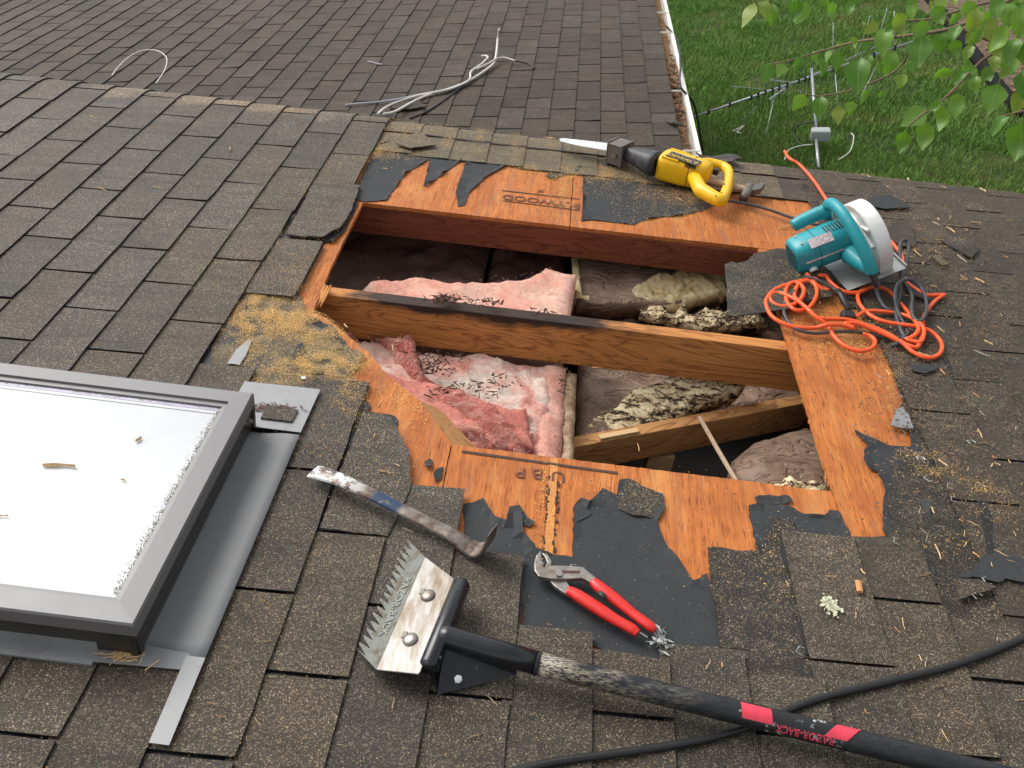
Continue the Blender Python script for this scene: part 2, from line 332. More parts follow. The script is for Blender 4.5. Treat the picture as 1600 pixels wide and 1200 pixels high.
def leaf(name, a, b):
    n = NB(name); v = n.obj(); r = n.info('Random')
    c = n.mix(r, a, b); c = n.mix(n.ramp(r, [(.82, 0), (.86, .55), (1, .75)]), c, (.24, .27, .05)); f = n.noise(n.vadd(v, n.info('Location')), 40, 5, .6); c = n.mix(1, c, n.ramp(f, [(.3, .75), (.7, 1.25)]), 'MULTIPLY')
    c = n.mix(n.ramp(n.noise(n.vadd(v, n.info('Location')), 28, 4, .6), [(.66, 0), (.74, .6)]), c, (.20, .12, .03))
    y = n.math('ABSOLUTE', n.sep(v)[0]); c = n.mix(n.ramp(y, [(0, .6), (.03, 0)]), c, (.22, .34, .10))
    b_ = n.b; tr = n.new('ShaderNodeBsdfTranslucent'); n.put(tr.inputs[0], n.mix(1, c, (1.2, 1.5, .6), 'MULTIPLY'))
    n.done(c, .42, 0, .5); mx = n.new('ShaderNodeMixShader'); mx.inputs[0].default_value = .35
    out = n.t.nodes['Material Output']; n.t.links.new(b_.outputs[0], mx.inputs[1]); n.t.links.new(tr.outputs[0], mx.inputs[2]); n.t.links.new(mx.outputs[0], out.inputs[0])
    return n.m
M['leaf'] = leaf('green_leaf', (.085, .21, .026), (.19, .33, .055))
M['twig'] = simple('twig_bark', (.16, .115, .07), .8, 0, .3, 60, .3)
M['bark'] = simple('tree_bark', (.11, .085, .065), .9, 0, .4, 14, .8)
M['mulch'] = simple('mulch_ground', (.11, .078, .05), .95, 0, .5, 18, .9, None, [(9, .5, .7, .6, (.20, .15, .10))])
M['edging'] = simple('black_edging', (.010, .010, .010), .9, 0, .2, 20, 0, .15)
M['white_fluff'] = simple('frayed_tape', (.42, .43, .42), .4, 0, .3, 120, .6)

# ------------------------------------------------------------------ object helpers
WM = {}
def _link(o, parent, mw):
    COL.objects.link(o)
    if parent is not None:
        o.parent = parent; o.matrix_parent_inverse = WM[parent.name].inverted()
    o.matrix_basis = mw; WM[o.name] = mw.copy(); return o
def tag(o, label=None, cat=None, group=None, kind=None):
    if label: o['label'] = label
    if cat: o['category'] = cat
    if group: o['group'] = group
    if kind: o['kind'] = kind
    return o
def thing(name, base, label, cat, group=None, frame=None, kind=None):
    o = bpy.data.objects.new(name, None); o.empty_display_size = .05
    return tag(_link(o, None, (frame or W) @ Matrix.Translation(base)), label, cat, group, kind)
def inst(name, mesh, parent, mw): return _link(bpy.data.objects.new(name, mesh), parent, mw)

class MB:
    def __init__(s): s.v = []; s.f = []
    def add(s, vs, fs):
        k = len(s.v); s.v += [tuple(p) for p in vs]; s.f += [tuple(i+k for i in f) for f in fs]; return s
    def box(s, lo, hi, M_=None):
        (a, b, c), (d, e, f) = lo, hi
        vs = [Vector(p) for p in ((a, b, c), (d, b, c), (d, e, c), (a, e, c), (a, b, f), (d, b, f), (d, e, f), (a, e, f))]
        if M_: vs = [M_ @ p for p in vs]
        return s.add(vs, [(3, 2, 1, 0), (4, 5, 6, 7), (0, 1, 5, 4), (1, 2, 6, 5), (2, 3, 7, 6), (3, 0, 4, 7)])
    def prism(s, pts, dz0, dz1, M_=None):
        """outline (any w) extruded from w+dz0 to w+dz1"""
        pts = [Vector(p) if len(p) == 3 else Vector((p[0], p[1], 0)) for p in pts]; n = len(pts)
        ar = sum(pts[i].x*pts[(i+1) % n].y-pts[(i+1) % n].x*pts[i].y for i in range(n))
        if ar < 0: pts = pts[::-1]
        vs = [p+Vector((0, 0, dz0)) for p in pts]+[p+Vector((0, 0, dz1)) for p in pts]
        if M_: vs = [M_ @ p for p in vs]
        fs = [tuple(range(n-1, -1, -1)), tuple(range(n, 2*n))]+[(i, (i+1) % n, n+(i+1) % n, n+i) for i in range(n)]
        return s.add(vs, fs)
    def loft(s, rings, caps=True):
        n = len(rings[0]); vs = [p for r in rings for p in r]; fs = []
        for k in range(len(rings)-1):
            for i in range(n): fs.append((k*n+i, k*n+(i+1) % n, (k+1)*n+(i+1) % n, (k+1)*n+i))
        if caps: fs += [tuple(range(n-1, -1, -1)), tuple(range((len(rings)-1)*n, len(rings)*n))]
        return s.add(vs, fs)
    def tube(s, pts, r, seg=8, flat=1.0, caps=True):
        pts = [Vector(p) for p in pts]; rings = []; m = len(pts); nrm = None
        for i, p in enumerate(pts):
            t = (pts[min(m-1, i+1)]-pts[max(0, i-1)])
            if t.length < 1e-9: t = Vector((1, 0, 0))
            t.normalize()
            if nrm is None:
                nrm = t.cross(Vector((0, 0, 1)))
                if nrm.length < .05: nrm = t.cross(Vector((0, 1, 0)))
            nrm = (nrm-t*nrm.dot(t)).normalized(); b = t.cross(nrm)
            rr = r(i/(m-1)) if callable(r) else r
            rings.append([p+(nrm*math.cos(a)+b*math.sin(a)*flat)*rr for a in (2*math.pi*k/seg for k in range(seg))])
        return s.loft(rings, caps)
    def build(s, name, mat, parent=None, mw=None, smooth=False, bevel=0, seg=2, sub=0, label=None):
        me = bpy.data.meshes.new(name); me.from_pydata(s.v, [], s.f); me.update()
        b = bmesh.new(); b.from_mesh(me); bmesh.ops.recalc_face_normals(b, faces=b.faces); b.to_mesh(me); b.free()
        me.materials.append(M[mat] if isinstance(mat, str) else mat)
        if smooth: me.shade_smooth()
        o = inst(name, me, parent, mw if mw is not None else W)
        if bevel:
            m = o.modifiers.new('bevel', 'BEVEL'); m.width = bevel; m.segments = seg; m.limit_method = 'ANGLE'; m.angle_limit = R_(35)
        if sub:
            m = o.modifiers.new('sub', 'SUBSURF'); m.levels = sub; m.render_levels = sub
        if label: o['label'] = label
        return o

def jag(pts, amp=.004, step=.012, seed=0):
    """rough torn outline from sparse corners (roof frame)"""
    r = random.Random(seed); out = []; n = len(pts)
    for i in range(n):
        a, b = Vector(pts[i]), Vector(pts[(i+1) % n]); d = b-a; L = d.length; k = max(1, int(L/step))
        nn = Vector((-d.y, d.x, 0)).normalized() if L > 1e-6 else Vector((0, 0, 0))
        for j in range(k):
            t = j/k; off = 0 if j == 0 else (mnoise.noise(Vector((i*7.1+t*L*60, seed*3.3, 0)))*amp*1.3+r.uniform(-amp, amp)*.45)
            out.append(a+d*t+nn*off)
    return out
BEND0 = 3.10
def bend(v): return 0 if v < BEND0 else -3.0*(v-BEND0)**2
def sheet(name, outline, w, th, mat, parent, res=.03, wave=.0012, seed=0, lift=None, label=None, smooth=True, curl=0):
    """sheet with a free outline, a real thickness and gentle undulation"""
    pts = [Vector((p[0], p[1])) for p in outline]; n = len(pts)
    x0, x1 = min(p.x for p in pts), max(p.x for p in pts); y0, y1 = min(p.y for p in pts), max(p.y for p in pts)
    ver = list(pts); x = x0+res*.5
    def inside(q):
        c = False; j = n-1
        for i in range(n):
            a, b = pts[i], pts[j]
            if (a.y > q.y) != (b.y > q.y) and q.x < (b.x-a.x)*(q.y-a.y)/(b.y-a.y)+a.x: c = not c
            j = i
        return c
    r = random.Random(seed)
    while x < x1:
        y = y0+res*.5
        while y < y1:
            q = Vector((x+r.uniform(-.2, .2)*res, y+r.uniform(-.2, .2)*res))
            if inside(q) and min((q-p).length_squared for p in pts) > (res*.3)**2: ver.append(q)
            y += res
        x += res
    out = delaunay_2d_cdt(ver, [(i, (i+1) % n) for i in range(n)], [], 1, 1e-6)
    V2, E2, F2 = out[0], out[1], out[2]
    def hz(q):
        z = w+wave*mnoise.noise(Vector((q.x*9+seed, q.y*9, seed*1.7)))+bend(q.y)
        return z+(lift(q) if lift else 0)
    top = [Vector((q.x, q.y, hz(q))) for q in V2]; k = len(top)
    if curl:
        oi = out[3]
        for i_, src in enumerate(oi):
            if src and min(src) < n: top[i_].z += curl*max(0, mnoise.noise(Vector((top[i_].x*22, top[i_].y*22, seed)))+.15)
    vs = top+[p-Vector((0, 0, th)) for p in top]
    fs = [tuple(f) for f in F2]; cnt = {}
    for f in F2:
        for i in range(len(f)):
            e = (f[i], f[(i+1) % len(f)]); cnt[e] = 1
    sides = [(a, a+k, b+k, b) for (a, b) in cnt if (b, a) not in cnt]
    mb = MB(); mb.add(vs, fs+[tuple(reversed([i+k for i in f])) for f in F2]+sides)
    o = mb.build(name, mat, parent, smooth=False, label=label); return o

def textmesh(txt, size, ext=.0006):
    c = bpy.data.curves.new('lettering', 'FONT'); c.body = txt; c.size = size; c.extrude = ext; c.offset = size*.012; c.resolution_u = 4; c.align_x = 'CENTER'; c.align_y = 'CENTER'
    o = bpy.data.objects.new('lettering', c); COL.objects.link(o)
    dg = bpy.context.evaluated_depsgraph_get(); me = bpy.data.meshes.new_from_object(o.evaluated_get(dg))
    bpy.data.objects.remove(o); return me
def lettering(txt, size, parent, mat, mw, name='lettering', ext=.0006):
    me = textmesh(txt, size, ext); me.materials.clear(); me.materials.append(M[mat]); return inst(name, me, parent, mw)
def frame3(o, x, z):
    x = Vector(x).normalized(); z = Vector(z); z = (z-x*z.dot(x)).normalized(); y = z.cross(x)
    m = Matrix((x, y, z)).transposed().to_4x4(); m.translation = o; return m

# ================================================================== SETTING: lawn and mulch bed
g0 = MB(); S = 60
g0.add([(-S, -S, 0), (S, -S, 0), (S, S, 0), (-S, S, 0)], [(0, 1, 2, 3)])
tag(g0.build('lawn_ground', 'lawn', None, Matrix.Identity(4)), kind='structure')
# mulch bed at the lawn's far corner
mb_pts = [PG(1486, 49), PG(1523, 97), PG(1572, 161), PG(1760, 260), PG(1950, 100), PG(1800, -150), PG(1440, -30)]
bed = MB(); ring = smoothpts(mb_pts, 5, True)
bed.prism([(p.x, p.y, 0) for p in ring], .002, .03)
tag(bed.build('mulch_bed', 'mulch', None, Matrix.Identity(4)), kind='structure')
ed = MB(); er = smoothpts([PG(1400, -60), PG(1440, -10), PG(1486, 49), PG(1523, 97), PG(1572, 161), PG(1620, 195), PG(1760, 262)], 6)
ed.tube([(p.x, p.y, .07) for p in er], .075, 8)
tag(ed.build('bed_edging', 'edging', None, Matrix.Identity(4), smooth=True), 'black plastic edging between the lawn and the mulch bed', 'edging')
def in_poly(x, y, poly):
    c = False; j = len(poly)-1
    for i in range(len(poly)):
        a, b = poly[i], poly[j]
        if (a[1] > y) != (b[1] > y) and x < (b[0]-a[0])*(y-a[1])/(b[1]-a[1])+a[0]: c = not c
        j = i
    return c
ringxy0 = [(p.x, p.y) for p in ring]
mul = MB(); mr = random.Random(3)
for i in range(2600):
    x, y = mr.uniform(1340, 1640), mr.uniform(-20, 230); q = PG(x, y)
    if not in_poly(q.x, q.y, ringxy0): continue
    a = mr.uniform(0, 3.14); l = mr.uniform(.02, .09); d = Vector((math.cos(a), math.sin(a), mr.uniform(-.3, .3)))*l; e = Vector((-math.sin(a), math.cos(a), .2))*mr.uniform(.004, .012)
    q = Vector((q.x, q.y, .035+mr.uniform(0, .02))); mul.add([q-d-e, q+d-e, q+d+e, q-d+e], [(0, 1, 2, 3)])
tag(mul.build('mulch_chips', 'leaflitter', None, Matrix.Identity(4)), 'brown wood mulch and dry litter behind the black edging', 'mulch', kind='stuff')
# grass
gr = random.Random(11); gv = []; gf = []
def blade_at(q, h, wd):
    a = gr.uniform(0, 6.283); b = gr.uniform(0, 6.283); ln = gr.uniform(.2, .9)*h
    e = Vector((math.cos(a), math.sin(a), 0))*wd; t = Vector((math.cos(b)*ln, math.sin(b)*ln, h)); k = len(gv)
    gv.extend([(q.x-e.x, q.y-e.y, 0), (q.x+e.x, q.y+e.y, 0), (q.x+t.x*.45+e.x*.7, q.y+t.y*.45+e.y*.7, h*.62), (q.x+t.x*.45-e.x*.7, q.y+t.y*.45-e.y*.7, h*.62), (q.x+t.x, q.y+t.y, h*.9)])
    gf.extend([(k, k+1, k+2, k+3), (k+3, k+2, k+4)])
gc = [PG(1040, -30), PG(1750, -60), PG(1750, 330), PG(1040, 260)]
bx0, bx1 = min(p.x for p in gc)-.5, max(p.x for p in gc)+.5; by0, by1 = min(p.y for p in gc)-.5, max(p.y for p in gc)+.5
ringxy = [(p.x, p.y) for p in ring]
def in_poly(x, y, poly):
    c = False; j = len(poly)-1
    for i in range(len(poly)):
        a, b = poly[i], poly[j]
        if (a[1] > y) != (b[1] > y) and x < (b[0]-a[0])*(y-a[1])/(b[1]-a[1])+a[0]: c = not c
        j = i
    return c
Winv = W.inverted(); cnt = 0; tries = 0
while cnt < 130000 and tries < 900000:
    tries += 1
    x, y = gr.uniform(bx0, bx1), gr.uniform(by0, by1)
    px, py, dz = proj(Winv @ Vector((x, y, 0)))
    if dz < .5 or not (1010 < px < 1700 and -60 < py < 330) or in_poly(x, y, ringxy): continue
    dens = mnoise.noise(Vector((x*.9, y*.9, 3.1)))
    if dens > .28 and gr.random() < .65: continue
    h = gr.uniform(.035, .085)*(1.15+.5*mnoise.noise(Vector((x*1.7, y*1.7, 0)))); blade_at(Vector((x, y, 0)), h, gr.uniform(.0022, .004)); cnt += 1
gm = bpy.data.meshes.new('grass'); gm.from_pydata(gv, [], gf); gm.materials.append(M['blade'])
tag(inst('grass', gm, None, Matrix.Identity(4)), 'green lawn grass with brown thin patches below the roof', 'grass', kind='stuff')

# ================================================================== UPPER ROOF
roof = thing('upper_roof', (0, 1.9, -.2), 'dark brown asphalt shingle roof cut open down to its rafters', 'roof')
E_, L_, U0, V0 = .127, .3023, .0407, -.0955
RAKE = 3.215
def tab_mesh(name, mat, vr, wl=1.0, vlen=L_, gap=.0075, ulen=E_+.014, th=.0042):
    """one shingle tab: butt edge at u=0, upper end tucked under the next course"""
    nu, nv = 2, 4; vs = []; h = vlen/2-gap/2
    j = [[vr.uniform(-.0016, .0016) for _ in range(2)] for _ in range(4)]
    curl = vr.uniform(-.0012, .0016); cor = vr.choice((0, 0, 0, .0022, .0015)); cside = vr.choice((0, nv)); wob = [vr.uniform(-.0012, .0012) for _ in range(nv+1)]
    for a in range(nu+1):
        for b in range(nv+1):
            fu, fv = a/nu, b/nv; u = -ulen*(1-fu)+(wob[b] if a == nu else 0); v = -h+2*h*fv
            if b == 0: v += j[0][0]*fu
            if b == nv: v += j[1][0]*fu
            w = (cor if a == nu and b == cside else 0)+lerp(-.0026, .0030*wl, fu)+(curl*abs(fv-.5)*2 if a == nu else 0)
            vs.append((u, v, w))
    n = len(vs); W_ = nv+1; vs += [(x, y, z-th) for x, y, z in vs]; fs = []
    for a in range(nu):
        for b in range(nv):
            q = (a*W_+b, (a+1)*W_+b, (a+1)*W_+b+1, a*W_+b+1); fs.append(q)
    for a in range(nu):
        fs.append((a*W_, a*W_+n, (a+1)*W_+n, (a+1)*W_)); fs.append((a*W_+nv, (a+1)*W_+nv, (a+1)*W_+nv+n, a*W_+nv+n))
    for b in range(nv):
        fs.append((nu*W_+b, nu*W_+b+n, nu*W_+b+1+n, nu*W_+b+1))
    me = bpy.data.meshes.new(name); me.from_pydata(vs, [], fs); me.materials.append(M[mat]); me.materials.append(M['tar']); me.update()
    for i, p_ in enumerate(me.polygons): p_.material_index = 0 if i < nu*nv else 1
    return me
vr = random.Random(5)
TABS = [tab_mesh('shingle', 'shingle', vr) for _ in range(14)]
TABS_W = [tab_mesh('shingle', 'shingle_worn', vr, .4, gap=.006) for _ in range(10)]
TABS_F = [tab_mesh('shingle', 'shingle_far', vr, 1.0, gap=.011) for _ in range(14)]

def custom_tab(k, v0, v1, mat, name='shingle', u_lo=None, dw=0, wl=1.0, seed=0, rough_top=False):
    """a tab cut short or bent over the rake edge"""
    ub = U0+E_*k; ua = ub-E_-.014 if u_lo is None else u_lo; r = random.Random(seed+k*31+int(v0*100)); n = max(2, int((v1-v0)/.03)); vs = []
    for a in range(3):
        for b in range(n+1):
            fu, fv = a/2, b/n; v = lerp(v0+.0045, v1-.0045, fv); u = lerp(ua, ub, fu)
            if rough_top and b == n: v += r.uniform(-.012, .006)
            if a == 2: u += r.uniform(-.001, .001)
            vs.append((u, v, dw+lerp(-.0026, .0034*wl, fu)+bend(v)))
    m = len(vs); W_ = n+1; vs += [(x, y, z-.0042) for x, y, z in vs]; fs = []
    for a in range(2):
        for b in range(n): fs.append((a*W_+b, (a+1)*W_+b, (a+1)*W_+b+1, a*W_+b+1))
        fs.append((a*W_, a*W_+m, (a+1)*W_+m, (a+1)*W_)); fs.append((a*W_+n, (a+1)*W_+n, (a+1)*W_+n+m, a*W_+n+m))
    for b in range(n): fs.append((2*W_+b, 2*W_+b+m, 2*W_+b+1+m, 2*W_+b+1))
    mb = MB(); mb.v = vs; mb.f = fs; o = mb.build(name, mat, roof); o.data.materials.append(M['tar'])
    for p_ in o.data.polygons: p_.material_index = 0 if p_.normal.z > .5 else 1
    return o
def tab(k, j, kind='n', dw=0):
    vc = L_*(j+.5+(k % 2)/2)+V0; v0, v1 = vc-L_/2, vc+L_/2
    if v1 > BEND0-.02:
        if v0 < RAKE-.02: custom_tab(k, v0, min(v1, RAKE), 'shingle_rake' if kind == 'n' else 'shingle_worn', dw=dw, wl=1 if kind == 'n' else .4)
        return
    me = vr.choice(TABS if kind == 'n' else TABS_W)
    m = W @ Matrix.Translation((U0+E_*k, vc, dw+vr.uniform(-.0003, .0006))) @ Matrix.Rotation(vr.uniform(-.006, .006), 4, 'Z')
    inst('shingle', me, roof, m)
def visible(k, j, mrg=90):
    u = U0+E_*(k-.5); vc = L_*(j+.5+(k % 2)/2)+V0
    ok = False
    for du in (-.5, .5):
        for dv in (-.5, 0, .5):
            x, y, z = proj(Vector((u+du*E_, vc+dv*L_, 0)))
            if z > .2 and -mrg < x < 1600+mrg and -mrg < y < 1200+mrg: ok = True
    return ok
skip = {(-5, 5), (-4, 5), (-4, 4), (-4, 3)}
top_keep = {(-4, 2), (-4, 1), (-3, 4), (-3, 3), (-3, 2), (-3, 1), (-2, 3), (-2, 2), (-2, 1), (-1, 3), (-1, 2), (-1, 1),
            (0, 3), (0, 2), (0, 1), (1, 2), (1, 1), (2, 2), (2, 1), (3, 2), (3, 1), (4, 2), (4, 1), (5, 3), (5, 2), (5, 1), (6, 3), (6, 2), (7, 2), (7, 1), (6, 1)}
nearstuff = {'n': MB(), 'w': MB()}
for k in range(-21, 24):
    for j in range(-1, 12):
        if not visible(k, j, 20):
            vc = L_*(j+.5+(k % 2)/2)+V0
            if U0+E_*k < 2.97 and .1 < vc and vc+L_/2 < BEND0+.12 and (k >= 8 or k <= -5 or vc < .7):
                kd = 'w' if k >= 8 else 'n'; me = vr.choice(TABS_W if kd == 'w' else TABS)
                m = Matrix.Translation((U0+E_*k, min(vc, BEND0-L_/2+.1), -.002 if kd == 'w' else 0))
                nearstuff[kd].add([m @ v.co for v in me.vertices], [tuple(p.vertices) for p in me.polygons])
            continue
        u = U0+E_*(k-.5); vc = L_*(j+.5+(k % 2)/2)+V0
        if k <= -5:
            if (k, j) in skip: continue
            if u < -.56 and .86 < vc < 1.25 and u > -1.3: continue      # under the skylight
            if (k, j) == (-5, 7): continue
            tab(k, j)
        elif (k, j) in top_keep: tab(k, j)
        elif k >= 8: tab(k, j, 'w', -.002)
for kd, mt in (('n', 'shingle'), ('w', 'shingle_worn')):
    if nearstuff[kd].v: nearstuff[kd].build('more_shingles', mt, roof)['kind'] = 'stuff'
# cut or torn tabs round the opening
custom_tab(2, .811, .930, 'shingle', seed=2, rough_top=True)
custom_tab(4, .811, .925, 'shingle', seed=3, rough_top=True)
custom_tab(6, 1.114, 1.275, 'shingle_worn', seed=4, rough_top=True)
custom_tab(7, .963, 1.10, 'shingle_worn', seed=5, rough_top=True)
# torn tab left of the lower corner
def polytab(pts, w, seed, mat='shingle', th=.0045, amp=.0025, lift=None, name='shingle', wave=.0012):
    return sheet(name, jag(PL(pts), amp, .012, seed), w, th, mat, roof, .035, wave, seed, lift)
polytab([(567, 645), (610, 652), (640, 706), (641, 762), (606, 838), (500, 826)], .0020, 21)
# curled tab beside the opening
a0, a1 = P(552, 330), P(470, 372)
polytab([(492, 283), (562, 290), (549, 330), (531, 358), (520, 362), (505, 372), (470, 371), (447, 368)], .0026, 22,
        lift=lambda q: max(0, (q-Vector((P(512, 335).x, P(512, 335).y))).dot(Vector((.75, -.65))))**1.8*.2)
# layers under the tabs
def base_sheet(pts, w, mat, seed, res=.06, amp=0.0, name='under_layer', th=.0015):
    return sheet(name, jag(PL(pts), amp, .02 if amp else 5, seed), w, th, mat, roof, res, .0004, seed)
def rect(u0, u1, v0, v1): return [Vector(p) for p in ((u0, v0, 0), (u1, v0, 0), (u1, v1, 0), (u0, v1, 0))]
sheet('under_layer', rect(-2.6, -.585, .2, RAKE-.01), -.0080, .0015, 'tar', roof, .16, 0, 1)
sheet('under_layer', [Vector((p[0], p[1], 0)) for p in ((-.60, .2), (.69, .2), (.69, .80), (.30, .80), (.30, .88), (.168, .88), (.168, .90), (.045, .93), (.045, 1.06), (-.09, 1.06), (-.09, 1.21), (-.215, 1.21), (-.215, 1.33), (-.322, 1.36), (-.322, 1.50), (-.345, 1.52), (-.60, 1.52))], -.0080, .0015, 'tar', roof, .1, 0, 2)
sheet('under_layer', [Vector((p[0], p[1], 0)) for p in ((.30, .2), (1.06, .2), (1.06, 1.36), (.80, 1.30), (.665, 1.265), (.665, 1.0), (.30, .96))], -.0082, .0015, 'shingle_old', roof, .1, 0, 3)
sheet('under_layer', rect(.93, 3.0, .2, RAKE-.01), -.0080, .0015, 'tar', roof, .16, 0, 4)

# plywood sheathing, panels butted round the opening
PW = -.014; PT = .0125
HU1 = .668
hole_left = [(567, 317), (541, 368), (516, 420), (492, 479), (490, 489), (508, 496), (526, 509), (537, 519), (572, 547), (602, 582), (625, 602), (651, 622), (680, 658), (705, 694)]
hl = PL(hole_left, PW)
seam = .088
def panel(pts, seed, amp=.0012, step=.01):
    o = sheet('plywood_panel', jag(pts, amp, step, seed), PW, PT, 'ply', roof, .07, .0006, seed); return o
topv = hl[0].y; botv = hl[-1].y
panel([Vector((-1.6, topv+.002, 0)), Vector((hl[0].x, topv+.002, 0)), Vector((seam-.002, topv+.006, 0)), Vector((seam-.002, RAKE-.012, 0)), Vector((-1.6, RAKE-.012, 0))], 31)
panel([Vector((seam+.001, topv+.006, 0)), Vector((HU1-.01, topv+.012, 0)), Vector((1.5, topv+.012, 0)), Vector((1.5, RAKE-.012, 0)), Vector((seam+.001, RAKE-.012, 0))], 32)
panel([Vector((-.9, topv-.001, 0))]+[Vector((-.9, .5, 0)), Vector((hl[-1].x, .5, 0))]+[Vector((p.x, p.y, 0)) for p in hl[::-1]], 33)
panel([Vector((hl[-1].x+.002, .5, 0)), Vector((seam-.002, .5, 0)), Vector((seam-.002, botv-.002, 0)), Vector((hl[-1].x+.002, botv, 0))], 34)
panel([Vector((seam+.001, .5, 0)), Vector((HU1-.001, .5, 0)), Vector((HU1-.001, botv-.004, 0)), Vector((seam+.001, botv-.002, 0))], 35)
panel([Vector((HU1+.001, .5, 0)), Vector((1.5, .5, 0)), Vector((1.5, topv+.009, 0)), Vector((HU1-.004, topv+.009, 0)), Vector((HU1, 2.1, 0))], 36)
# felt
FW = -.0112
felt_polys = [
 [(571, 315), (603, 313), (616, 296), (635, 270), (671, 249), (662, 291), (665, 292), (727, 246), (729, 251), (712, 300), (716, 322), (725, 321), (734, 300), (759, 277), (798, 255), (785, 245), (684, 232), (610, 222), (590, 226), (549, 311)],
 [(911, 258), (909, 345), (924, 343), (957, 347), (991, 351), (1002, 345), (1032, 339), (1062, 337), (1100, 328), (1120, 318), (1150, 300), (1140, 280), (1060, 262)],
 [(853, 276), (860, 265), (880, 258), (908, 262), (900, 271), (878, 274), (864, 280)],
 [(549, 311), (560, 318), (540, 360), (520, 380), (500, 378), (520, 350)],
 [(725, 787), (755, 781), (762, 794), (775, 810), (791, 817), (796, 791), (811, 789), (816, 810), (817, 833), (837, 859), (864, 866), (894, 870), (896, 791), (907, 780), (920, 787), (941, 763), (963, 774), (967, 752), (980, 750), (1036, 772), (1038, 795), (1027, 814), (1034, 834), (1044, 855), (1070, 889), (1083, 909), (1104, 896), (1118, 930), (1136, 1034), (1000, 1044), (930, 1010), (815, 990), (815, 880), (726, 880)],
 [(1169, 791), (1182, 862), (1215, 872), (1300, 880), (1400, 890), (1400, 852), (1384, 852), (1350, 846), (1329, 840), (1318, 816), (1310, 798), (1296, 796), (1288, 806), (1257, 804), (1242, 795), (1215, 789), (1195, 788)],
 [(1179, 777), (1200, 775), (1232, 777), (1238, 785), (1218, 788), (1200, 788), (1182, 787)],
 [(1334, 672), (1345, 676), (1376, 692), (1392, 696), (1423, 698), (1418, 670), (1430, 668), (1442, 700), (1460, 900), (1388, 900), (1385, 842), (1380, 832), (1379, 800), (1382, 768), (1379, 752), (1370, 738), (1356, 734), (1350, 724), (1349, 706), (1356, 698)],
 [(663, 722), (672, 716), (676, 720), (673, 732), (664, 733)],
 [(677, 744), (687, 731), (693, 729), (689, 748), (680, 756)],
 [(385, 460), (462, 468), (470, 490), (520, 510), (548, 545), (480, 560), (380, 545)],
 [(567, 643), (612, 648), (622, 656), (617, 682), (600, 678), (560, 662)],
]
for i, pl in enumerate(felt_polys):
    sheet('felt_paper', jag(PL(pl, FW), .0025, .009, 50+i), FW, .0015, 'felt', roof, .022, .0016, 50+i, curl=.012)
# lifted flaps of felt
sheet('felt_flap', jag(PL([(811, 789), (824, 809), (836, 818), (826, 824), (814, 818)], FW), .001, .01, 70), FW+.002, .0012, 'felt', roof, .02, .001, 70, lift=lambda q: max(0, q.x-.045)*.25)
sheet('felt_flap', jag(PL([(897, 819), (896, 795), (906, 785), (924, 803), (921, 807)], FW), .001, .01, 71), FW+.003, .0012, 'felt', roof, .02, .002, 71)
# older granule layer pieces
OW = -.0090
old_polys = [
 ('shingle_old', [(963, 774), (967, 752), (980, 750), (1036, 772), (1038, 795), (1030, 810), (990, 806), (966, 795)]),
 ('shingle_old', [(1106, 855), (1126, 855), (1156, 861), (1182, 862), (1200, 855), (1202, 830), (1210, 808), (1240, 815), (1246, 850), (1262, 900), (1290, 1000), (1276, 1030), (1230, 1025), (1125, 1012), (1112, 930)]),
 ('shingle_old', [(1402, 640), (1412, 628), (1400, 600), (1392, 575), (1368, 530), (1335, 478), (1400, 470), (1478, 560), (1515, 700), (1545, 880), (1500, 920), (1400, 905), (1398, 850), (1386, 770), (1400, 735), (1440, 705), (1425, 670)]),
 ('shingle_old', [(1240, 252), (1300, 256), (1330, 330), (1330, 420), (1400, 470), (1330, 482), (1290, 430), (1280, 350), (1262, 315)]),
 ('shingle_moss', [(330, 545), (352, 505), (390, 455), (470, 462), (480, 500), (545, 545), (570, 556), (556, 575), (541, 588), (578, 600), (560, 660), (380, 640), (330, 600)]),
]
for i, (mt, pl) in enumerate(old_polys):
    sheet('under_shingle', jag(PL(pl, OW), .0022, .01, 80+i), OW+.0003*i, .0028, mt, roof, .03, .0015, 80+i, curl=.006)
polytab([(440, 542), (565, 556), (558, 572), (541, 586), (470, 578), (455, 560)], -.0055, 92, 'shingle_moss', .003, .002, name='under_shingle')
# courses of the older layer left along the rake edge
for k in range(-4, 9):
    ub = U0+E_*k-.012; ua = ub-E_+.004
    for (v0, v1) in ((2.845+.004*(k % 3), 3.028), (3.034, RAKE)):
        custom_tab(k, v0, v1, 'shingle_moss' if k < 7 else 'shingle_worn', 'under_shingle', u_lo=ua-.004, dw=-.0068, wl=.45, seed=k)
tarline = MB(); tl = [(u, 3.031+.004*math.sin(u*9), -.0052) for u in [x*.03-.55 for x in range(0, 40)]]
tarline.tube(tl, .0045, 6, .35); tarline.build('tar_line', 'tar', roof)
# folded scrap still nailed to the rake courses
polytab([(618, 226), (640, 233), (682, 228), (665, 214), (655, 208), (640, 214)], .001, 93, 'shingle_moss', .003, .001, name='under_shingle', lift=lambda q: .004)
# grey mastic smears
polytab([(355, 566), (368, 545), (385, 530), (393, 529), (386, 548), (374, 568)], -.0040, 94, 'flash_dull', .0012, .002, name='mastic_smear')
polytab([(456, 560), (462, 540), (473, 533), (476, 545), (470, 566)], -.0022, 95, 'felt', .0012, .002, name='mastic_smear')
